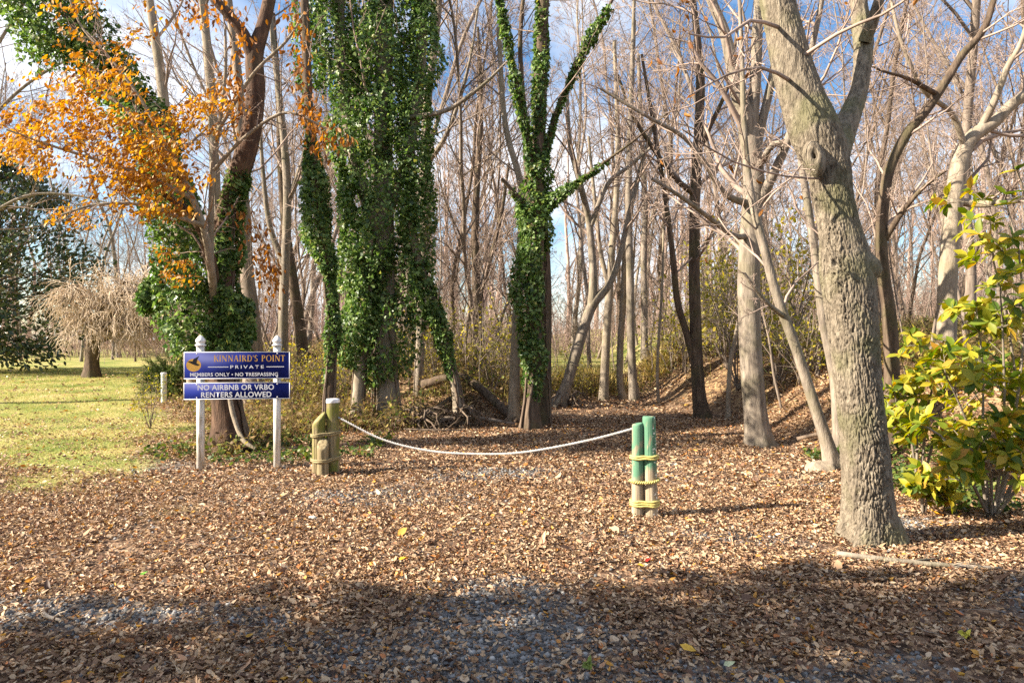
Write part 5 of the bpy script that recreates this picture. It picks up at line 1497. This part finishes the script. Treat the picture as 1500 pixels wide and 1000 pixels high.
def serif(board, root, c, pt, text, width, height, u0, v0):
    """roman capitals with thick stems, thin diagonals and small serifs"""
    TH, TN = .17, .075
    G = {}
    def bar(x0, y0, x1, y1, w):
        d = np.array([x1 - x0, y1 - y0]); n = np.array([-d[1], d[0]]) / max(np.hypot(*d), 1e-6) * w / 2
        a, b = np.array([x0, y0]), np.array([x1, y1])
        return [a - n, b - n, b + n, a + n]
    def hb(x0, x1, y0, y1):
        return [np.array(p) for p in ((x0, y0), (x1, y0), (x1, y1), (x0, y1))]
    def stem(x):
        return [hb(x - TH / 2, x + TH / 2, 0, 1), hb(x - TH * 1.0, x + TH * 1.0, 0, .045), hb(x - TH * 1.0, x + TH * 1.0, .955, 1)]
    def arc(cx, cy, rx, ry, a0, a1, w0, w1, n=12):
        out = []
        A = np.radians(np.linspace(a0, a1, n + 1))
        for p, q in zip(A[:-1], A[1:]):
            def ring(t):
                w = TN + (TH * .95 - TN) * abs(math.cos(t))
                return np.array([cx + math.cos(t) * rx, cy + math.sin(t) * ry]), np.array([cx + math.cos(t) * (rx - w), cy + math.sin(t) * (ry - TN)])
            o0, i0 = ring(p); o1, i1 = ring(q)
            out.append([i0, i1, o1, o0])
        return out
    G['I'] = (.34, stem(.17))
    G['K'] = (.80, stem(.17) + [bar(.24, .45, .68, .97, TN), bar(.34, .55, .72, .03, TH), hb(.58, .80, .955, 1), hb(.60, .84, 0, .045)])
    G['N'] = (.90, [bar(.15, .97, .75, .03, TH), hb(.11, .11 + TN, 0, 1), hb(.73, .73 + TN, 0, 1), hb(.02, .26, 0, .045), hb(.0, .22, .955, 1), hb(.66, .90, .955, 1)])
    G['A'] = (.82, [bar(.10, .02, .40, .97, TN), bar(.42, .97, .70, .02, TH), hb(.22, .60, .33, .39), hb(.0, .22, 0, .045), hb(.56, .84, 0, .045)])
    G['R'] = (.78, stem(.17) + arc(.30, .74, .36, .26, -90, 90, 1, 1) + [hb(.17, .32, .93, 1), hb(.17, .34, .48, .54), bar(.36, .50, .70, .03, TH), hb(.62, .80, 0, .045)])
    G['P'] = (.68, stem(.17) + arc(.30, .73, .36, .27, -90, 90, 1, 1) + [hb(.17, .32, .93, 1), hb(.17, .32, .46, .52)])
    G['D'] = (.86, stem(.17) + arc(.34, .5, .48, .5, -90, 90, 1, 1, 18) + [hb(.17, .36, .925, 1), hb(.17, .36, 0, .075)])
    G['O'] = (.96, arc(.48, .5, .46, .52, 0, 360, 1, 1, 36))
    G['S'] = (.58, arc(.29, .755, .24, .265, 20, 270, 1, 1, 16) + arc(.29, .26, .27, .27, -160, 90, 1, 1, 16))
    G['T'] = (.74, stem(.37)[:2] + [hb(.02, .72, .93, 1), hb(.02, .07, .82, .94), hb(.67, .72, .82, .94)])
    G["'"] = (.16, [bar(.10, 1.0, .06, .74, .10)])
    G[' '] = (.42, [])
    x, quads_ = 0, []
    for ch in text:
        w, q = G[ch]
        quads_ += [[p + np.array([x, 0]) for p in f] for f in q]
        x += w + .10
    tot = x - .10
    V, Q = [], []
    lift = 0
    for k, f in enumerate(quads_):
        e = .0128 + (k % 4) * .0002
        V += [pt(u0 + (p[0] / tot - .5) * width, v0 + (p[1] - .5) * height, e, c) for p in f]
        Q.append([4 * k, 4 * k + 1, 4 * k + 2, 4 * k + 3])
    sub('lettering', (np.array(V), np.array(Q)), m_gold, board, root, False)
build_sign()

# ------------------------------------------------------------------ posts and ropes
def post_geom(cx, cy, z0, z1, r, slant=(0, 0), seed=1, taper=.96, lean=(0, 0)):
    """a round timber whose top may be sawn on the slant (slant: rise of the top per radius in x and y)"""
    sides, n = 96, 30
    a = np.arange(sides) / sides * 2 * math.pi
    V = []
    for i in range(n):
        t = i / (n - 1)
        rr = r * (1 - (1 - taper) * t) * (1 + .035 * fbm(np.stack([np.cos(a) * 1.5 + seed, np.sin(a) * 1.5, np.full(sides, t * 4)], -1), seed, 3) + .012 * noise3(np.stack([np.cos(a) * 7, np.sin(a) * 7, np.full(sides, t * 1.5)], -1), seed + 2))
        for c_, w_, dp in ((seed * 1.7 + 3.4, .05, .10), (seed * 2.9 + 4.6, .035, .07), (seed * .9 + 5.3, .04, .06)):
            dd_ = (a - c_ - .12 * math.sin(t * 5 + seed) + math.pi) % (2 * math.pi) - math.pi
            rr = rr * (1 - dp * np.exp(-(dd_ / w_) ** 2) * float(sst(.0, .3, 1 - abs(t * 2 - 1))))
        x, y = np.cos(a) * rr, np.sin(a) * rr
        top = z1 + (x / r * slant[0] + y / r * slant[1])
        z = z0 + (top - z0) * t
        V.append(np.stack([cx + x + lean[0] * t, cy + y + lean[1] * t, z], -1))
    for f, dz in ((.93, .012), (.6, .014), (.25, .012)):
        x, y = np.cos(a) * r * taper * f, np.sin(a) * r * taper * f
        V.append(np.stack([cx + x + lean[0], cy + y + lean[1], z1 + dz + x / r * slant[0] + y / r * slant[1]], -1))
    V = np.concatenate(V); m = n + 3
    idx = np.arange(m * sides).reshape(m, sides)
    Q = np.stack([idx[:-1], np.roll(idx, -1, 1)[:-1], np.roll(idx, -1, 1)[1:], idx[1:]], -1).reshape(-1, 4)
    b = (m - 1) * sides
    cap = np.array([[b + k, b + k + 1, b + sides - 2 - k, b + sides - 1 - k] for k in range(sides // 2 - 1)])
    return V, np.concatenate([Q, cap])

def hull_loop(circles, n=90):
    """outline of a tight band round several circles (convex hull), as n points"""
    pts = []
    for x, y, r in circles:
        a = np.linspace(0, 2 * math.pi, 49)[:-1]
        pts.append(np.stack([x + np.cos(a) * r, y + np.sin(a) * r], -1))
    p = np.concatenate(pts)
    p = p[np.lexsort((p[:, 1], p[:, 0]))]
    def half(seq):
        h = []
        for q in seq:
            while len(h) > 1 and (h[-1][0] - h[-2][0]) * (q[1] - h[-2][1]) - (h[-1][1] - h[-2][1]) * (q[0] - h[-2][0]) <= 0: h.pop()
            h.append(q)
        return h
    h = np.array(half(p)[:-1] + half(p[::-1])[:-1])
    h = np.concatenate([h, h[:1]])
    L = np.concatenate([[0], np.cumsum(np.linalg.norm(np.diff(h, axis=0), axis=1))])
    s = np.linspace(0, L[-1], n + 1)[:-1]
    return np.stack([np.interp(s, L, h[:, 0]), np.interp(s, L, h[:, 1])], -1), L[-1]

def closed_tube(P, r, sides=8):
    P = np.asarray(P); n = len(P)
    T = unit(np.roll(P, -1, 0) - np.roll(P, 1, 0))
    U = unit(np.cross(T, [0, 0, 1.0])); W = np.cross(T, U)
    a = np.arange(sides) / sides * 2 * math.pi
    V = (P[:, None] + r * (U[:, None] * np.cos(a)[None, :, None] + W[:, None] * np.sin(a)[None, :, None])).reshape(-1, 3)
    idx = np.arange(n * sides).reshape(n, sides)
    Q = np.stack([idx, np.roll(idx, -1, 1), np.roll(np.roll(idx, -1, 1), -1, 0), np.roll(idx, -1, 0)], -1).reshape(-1, 4)
    return V, Q

def band(circles, z, r, turns, slope=(0, 0), gap=1.9, twist=0):
    parts = []
    if twist:
        big, L = hull_loop([(x, y, rr + r * 1.3) for x, y, rr in circles], 260)
        cen = big.mean(0); nn = len(big)
        t = np.linspace(0, 2 * math.pi * twist, nn + 1)[:-1]
        T = unit(np.roll(big, -1, 0) - np.roll(big, 1, 0)); N = np.stack([T[:, 1], -T[:, 0]], -1)
        for ph in (0, math.pi):
            P = np.concatenate([big + N * (np.cos(t + ph) * r * .9)[:, None], (z + np.sin(t + ph) * r * 1.0)[:, None]], 1)
            P[:, 2] += (big[:, 0] - cen[0]) * slope[0] - .014 * np.cos((big[:, 0] - cen[0]) / .2 * 2) * 1
            parts.append(closed_tube(P, r, 8))
        return parts
    for k in range(turns):
        lp, L = hull_loop([(x, y, rr + r * .8) for x, y, rr in circles])
        cen = lp.mean(0)
        zz = z + (k - (turns - 1) / 2) * r * gap + (lp[:, 0] - cen[0]) * slope[0] + (lp[:, 1] - cen[1]) * slope[1] + .003 * np.sin(np.arange(len(lp)) * .35 + k)
        parts.append(closed_tube(np.concatenate([lp, zz[:, None]], 1), r, 8))
    return parts

def wood_mat(name, cols, moss=None, moss_lo=.45, paint=None, paint_z=(0, 1), specks=False):
    m, n, l, b = new_mat(name)
    tc = n.new('ShaderNodeTexCoord')
    mp = n.new('ShaderNodeMapping'); mp.inputs['Scale'].default_value = (1, 1, .08)
    l.new(tc.outputs['Object'], mp.inputs['Vector'])
    nz = n.new('ShaderNodeTexNoise'); nz.inputs['Scale'].default_value = 42; nz.inputs['Detail'].default_value = 5
    l.new(mp.outputs['Vector'], nz.inputs['Vector'])
    r = ramp_node(n, cols); l.new(nz.outputs['Fac'], r.inputs['Fac'])
    col = r.outputs['Color']
    n2 = n.new('ShaderNodeTexNoise'); n2.inputs['Scale'].default_value = 7; n2.inputs['Detail'].default_value = 7; n2.inputs['Roughness'].default_value = .65
    mp2 = n.new('ShaderNodeMapping'); mp2.inputs['Scale'].default_value = (1, 1, .45)
    l.new(tc.outputs['Object'], mp2.inputs['Vector']); l.new(mp2.outputs['Vector'], n2.inputs['Vector'])
    def over(col, fac, c):
        mx = n.new('ShaderNodeMixRGB'); mx.inputs['Color2'].default_value = (*c, 1)
        l.new(fac, mx.inputs['Fac']); l.new(col, mx.inputs['Color1'])
        return mx.outputs['Color']
    if moss:
        rr = ramp_node(n, [(moss_lo, (0, 0, 0)), (moss_lo + .12, (.85, .85, .85))]); l.new(n2.outputs['Fac'], rr.inputs['Fac'])
        col = over(col, rr.outputs['Color'], moss)
    if paint:
        sx = n.new('ShaderNodeSeparateXYZ'); l.new(tc.outputs['Object'], sx.inputs['Vector'])
        ad = n.new('ShaderNodeMath'); ad.operation = 'MULTIPLY_ADD'; ad.inputs[1].default_value = .5
        l.new(n2.outputs['Fac'], ad.inputs[0]); l.new(sx.outputs['Z'], ad.inputs[2])
        rr = ramp_node(n, [(paint_z[0], (0, 0, 0)), (paint_z[1], (1, 1, 1))]); l.new(ad.outputs[0], rr.inputs['Fac'])
        ww = n.new('ShaderNodeTexNoise'); ww.inputs['Scale'].default_value = 16; ww.inputs['Detail'].default_value = 6
        l.new(mp2.outputs['Vector'], ww.inputs['Vector'])
        wr = ramp_node(n, [(.38, (.12, .12, .12)), (.47, (1, 1, 1))]); l.new(ww.outputs['Fac'], wr.inputs['Fac'])
        mu = n.new('ShaderNodeMath'); mu.operation = 'MULTIPLY'; l.new(rr.outputs['Color'], mu.inputs[0]); l.new(wr.outputs['Color'], mu.inputs[1])
        col = over(col, mu.outputs[0], paint)
    if specks:
        vo = n.new('ShaderNodeTexVoronoi'); vo.inputs['Scale'].default_value = 34
        l.new(tc.outputs['Object'], vo.inputs['Vector'])
        vr = ramp_node(n, [(.30, (1, 1, 1)), (.36, (0, 0, 0))]); l.new(vo.outputs['Distance'], vr.inputs['Fac'])
        sx2 = n.new('ShaderNodeSeparateXYZ'); l.new(tc.outputs['Object'], sx2.inputs['Vector'])
        xr = n.new('ShaderNodeMath'); xr.operation = 'GREATER_THAN'; xr.inputs[1].default_value = SPECK_X
        l.new(sx2.outputs['X'], xr.inputs[0])
        nr = n.new('ShaderNodeMath'); nr.operation = 'GREATER_THAN'; nr.inputs[1].default_value = .47
        l.new(n2.outputs['Fac'], nr.inputs[0])
        m1 = n.new('ShaderNodeMath'); m1.operation = 'MULTIPLY'; l.new(vr.outputs['Color'], m1.inputs[0]); l.new(xr.outputs[0], m1.inputs[1])
        m2 = n.new('ShaderNodeMath'); m2.operation = 'MULTIPLY'; l.new(m1.outputs[0], m2.inputs[0]); l.new(nr.outputs[0], m2.inputs[1])
        col = over(col, m2.outputs[0], (.78, .76, .66))
    l.new(col, b.inputs['Base Color'])
    b.inputs['Roughness'].default_value = .8; b.inputs['Specular IOR Level'].default_value = .25
    bp = n.new('ShaderNodeBump'); bp.inputs['Strength'].default_value = .5; bp.inputs['Distance'].default_value = .008
    l.new(nz.outputs['Fac'], bp.inputs['Height']); l.new(bp.outputs['Normal'], b.inputs['Normal'])
    return m
SPECK_X = .012
WOODC = [(.3, (.12, .09, .05)), (.5, (.24, .185, .10)), (.7, (.36, .29, .17))]
m_pile = wood_mat('mossy weathered timber', WOODC, (.14, .15, .02), .44)
m_pile_clean = wood_mat('weathered timber', WOODC, (.25, .22, .06), .56)
m_green = wood_mat('flaking green painted timber', [(.3, (.20, .155, .10)), (.55, (.36, .29, .20)), (.75, (.46, .39, .28))], None, .5, (.105, .225, .14), (.60, .68))
m_green_s = wood_mat('flaking green painted timber with pale flecks', [(.3, (.20, .155, .10)), (.55, (.36, .29, .20)), (.75, (.46, .39, .28))], None, .5, (.095, .21, .13), (.60, .68), True)
m_rope_y = plain_mat('yellow rope', (.56, .47, .15), .6, .16, 60, .3)
m_rope_o = plain_mat('old brown rope', (.28, .22, .11), .8, .2, 50, .3)
m_rope_w = plain_mat('white rope', (.34, .325, .32), .6, .14, 40, .2)
m_cap = plain_mat('white cap', (.76, .74, .74), .45, .08, 10, .1)

def left_piles():
    d = 8.25
    A = at(487, 600, d); g = gz(A[0], A[1])
    root = thing('piling_cluster', 'three mossy wooden pilings lashed with rope, tallest with a white cap', 'posts', (A[0], A[1], g))
    tall = (A[0], A[1] + .02, .078); mid = (at(468, 600, d)[0], d - .03, .080); sh = (at(478, 600, d)[0], d - .155, .068)
    z = lambda py, dd=d: CAM_H - (py - 500) / F * dd
    t = obj('post', post_geom(tall[0], tall[1], g - .1, z(588), tall[2], seed=3), m_pile, root)
    sub('cap', post_geom(tall[0], tall[1], z(588) - .012, z(585.5), tall[2] * 1.03, seed=4, taper=1.0), m_cap, t, root)
    obj('post', post_geom(mid[0], mid[1], g - .1, z(613), mid[2], slant=(.072, .040), seed=8), m_pile, root)
    obj('post', post_geom(sh[0], sh[1], g - .1, z(651, d - .15), sh[2], slant=(.0, .062), seed=12), m_pile_clean, root)
    obj('rope_lashing', band([tall, mid], z(635), .011, 2, (.10, 0)), m_rope_o, root)
    obj('rope_lashing', band([tall, mid, sh], z(671), .011, 2, (.06, 0)), m_rope_o, root)
    return np.array([tall[0] + .075, tall[1] - .03, z(611)])

def right_posts():
    d = 6.25
    L = at(934, 700, d); Rr = at(952, 700, d); g = gz(L[0], L[1])
    root = thing('post_pair', 'pair of flaking green painted posts lashed together with yellow rope', 'posts', (Rr[0], Rr[1], g))
    z = lambda py: CAM_H - (py - 500) / F * d
    cl = (L[0], L[1], .056); cr = (Rr[0], Rr[1] - .01, .064)
    obj('post', post_geom(cl[0], cl[1], g - .1, z(622), cl[2], seed=21, taper=.90, slant=(.012, 0)), m_green, root)
    obj('post', post_geom(cr[0] + .012, cr[1], g - .1, z(611.5), cr[2], seed=27, taper=.92, lean=(-.022, 0)), m_green_s, root)
    obj('rope_lashing', band([cl, cr], z(668.5), .0105, 2, (.02, 0)), m_rope_y, root)
    o = obj('rope_lashing', band([(cl[0], cl[1], cl[2]), (cr[0] + .006, cr[1], cr[2])], z(702), .0075, 1, (.06, 0), twist=17), m_rope_y, root)
    o['label'] = 'twisted yellow rope'
    obj('rope_lashing', band([cl, (cr[0] + .008, cr[1], cr[2])], z(735.5), .0105, 3, (.0, 0)), m_rope_y, root)
    return np.array([L[0] + .035, L[1] - .03, z(623.5)])
e0 = left_piles()
e1 = right_posts()

def sag_rope():
    n = 420
    t = np.linspace(0, 1, n)
    lo = at(705, 664.5, 7.35)
    ctl = np.array([e0, at(560, 643, 8.0), at(630, 660, 7.7), lo, at(770, 661.5, 7.0), at(860, 645, 6.55), e1])
    P, _ = resample(ctl, np.ones(len(ctl)), n)
    L = np.linalg.norm(np.diff(P, axis=0), axis=1).sum()
    T = unit(np.gradient(P, axis=0)); U = unit(np.cross(T, [0, 0, 1.0])); W = np.cross(T, U)
    parts = []
    for k in range(3):
        a = t * L / .11 * 2 * math.pi + k * 2.094
        Q_ = P + (.0068) * (U * np.cos(a)[:, None] + W * np.sin(a)[:, None])
        parts.append(tubes(Q_, np.full(n, .0055), 7))
    tag(obj('rope', parts, m_rope_w), 'white twisted rope sagging across the path between the two post clusters', 'rope')
sag_rope()

def marker_post():
    d = 16.3; x = (240 - CX) / F * d; g = gz(x, d)
    root = thing('marker_post', 'short pale marker post at the edge of the lawn', 'post', (x, d, g))
    top = CAM_H - (547 - 500) / F * d
    obj('post', post_geom(x, d, g - .1, top, .062, seed=31, taper=1), plain_mat('pale green post paint', (.60, .64, .55), .5, .12, 5, .1), root)
    obj('cap', post_geom(x, d, top - .02, top + .012, .068, seed=32, taper=.98), m_cap, root)
marker_post()

# ------------------------------------------------------------------ single bright leaves and stones on the drive
def lone_leaf(label, px, py, size, col, kind, rot, lobed=False):
    y = CAM_H * F / (py - CY); x = (px - CX) / F * y
    m = plain_mat('single leaf ' + label.split()[0], col, .55, .15, 40, .1)
    z = gz(x, y) + .035
    if lobed:
        a = np.linspace(0, 2 * math.pi, 21)[:-1]
        r = np.where(np.arange(20) % 4 == 0, 1.0, np.where(np.arange(20) % 4 == 2, .42, .62)) * size * .55
        V = np.stack([x + np.cos(a + rot) * r, y + np.sin(a + rot) * r, z + .012 * np.cos(a * 3)], -1)
        V = np.concatenate([V, np.stack([x + np.cos(a + rot) * r * .3, y + np.sin(a + rot) * r * .3, z - .004 + 0 * a], -1)])
        Q = [[k, (k + 1) % 20, 20 + (k + 1) % 20, 20 + k][::-1] for k in range(20)] + [[20 + k, 21 + k, 38 - k, 39 - k] for k in range(9)]
        V[:, 2] += .03 * (V[:, 1] - y) / size
        data = (V, np.array(Q))
    else:
        data = scatter(kind, np.array([[x, y, z]]), np.array([[math.cos(rot), math.sin(rot), .15]]), np.array([[.1, -.25, 1.0]]), np.array([size]))
    tag(obj('fallen_leaf', data, m), label, 'leaf')
lone_leaf('large yellow leaf lying flat in the bottom shade', 1020, 962, .085, (.62, .36, .04), 'flat', 2.8)
lone_leaf('yellow-green lobed leaf in the shade near the bottom right corner', 1415, 938, .075, (.42, .38, .04), 'flat', .4, True)
lone_leaf('green lobed leaf at the bottom edge of the gravel', 862, 984, .08, (.16, .20, .03), 'flat', 1.2, True)
lone_leaf('bright red leaf on the sunlit drive beside a yellow one', 944, 831, .055, (.42, .02, .012), 'curl', .3)
lone_leaf('small yellow leaf touching the bright red leaf', 944, 837, .05, (.70, .42, .03), 'flat', 3.0)
lone_leaf('golden leaf at the upper edge of the shade, left of centre', 584, 828, .055, (.70, .36, .02), 'flat', .2)
lone_leaf('amber leaf lying at the shadow line on the left', 35, 862, .075, (.62, .27, .03), 'curl', 1.0)
lone_leaf('small green leaf on the leaves at the left', 205, 848, .05, (.10, .26, .02), 'flat', .8)
lone_leaf('pale tan curled leaf beside the yellow leaf in the bottom shade', 1003, 916, .07, (.50, .26, .12), 'curl', 3.4)
lone_leaf('pale greenish leaf in the bottom shade near the yellow leaf', 1060, 984, .06, (.46, .48, .28), 'flat', .1)
lone_leaf('orange leaf beside the foot of the big tree', 1380, 759, .08, (.62, .30, .02), 'curl', 2.6)
def pale_stone():
    g = np.random.default_rng(9)
    y = CAM_H * F / (764 - CY); x = (458 - CX) / F * y
    u = np.linspace(.05, math.pi - .05, 14); w = np.linspace(0, 2 * math.pi, 19)[:-1]
    U, W = np.meshgrid(u, w, indexing='ij')
    dr = np.stack([np.sin(U) * np.cos(W), np.sin(U) * np.sin(W), np.cos(U)], -1)
    V = np.array([x, y, gz(x, y) + .012]) + dr * (1 + .25 * fbm(dr * 1.7, 6, 2))[..., None] * np.array([.045, .035, .026])
    idx = np.arange(14 * 18).reshape(14, 18)
    Q = np.stack([idx[:-1], np.roll(idx, -1, 1)[:-1], np.roll(idx, -1, 1)[1:], idx[1:]], -1).reshape(-1, 4)
    tag(obj('stone', (V.reshape(-1, 3), Q), plain_mat('pale stone', (.55, .52, .44), .8, .1, 20, .2)), 'pale stone on the leafy drive before the pilings', 'stone')
pale_stone()

# ------------------------------------------------------------------ tall evergreens behind the camera's left shoulder: they shade the near drive
def shade_trees():
    rng = np.random.default_rng(99)
    lv, wd = [], []
    def sp(s, p, z):
        return np.array([s * LX - p * LY, s * LY + p * LX, z])
    for s, p, z0, z1, rr, n in ((-12.5, .6, 1.5, 11.6, 3.9, 15000), (-14.5, -4.5, 1.5, 13, 3.8, 9000), (-9.0, -6.5, 1, 9, 3.2, 5000)):
        c = sp(s, p, 0)
        wd.append(tubes(np.array([c + [0, 0, -.2], c + [0, 0, 5], c + [0, 0, z1 - .5]]), np.array([.3, .2, .05]), 10))
        dr = unit(rng.normal(size=(n, 3))); k = rng.random(n) ** .42
        h = (z0 + z1) / 2
        pos = c + np.array([0, 0, h]) + dr * k[:, None] * np.array([rr, rr, (z1 - z0) / 2])
        keep = fbm(pos * .7, 12, 2) > -.30
        pos = pos[keep]
        lv.append(scatter('oval', pos, rng.normal(size=pos.shape), rng.normal(size=pos.shape), .34 + .12 * rng.random(len(pos))))
    o = obj('roadside_foliage', lv + wd, M['ivy'])
    tag(o, kind='stuff')
shade_trees()
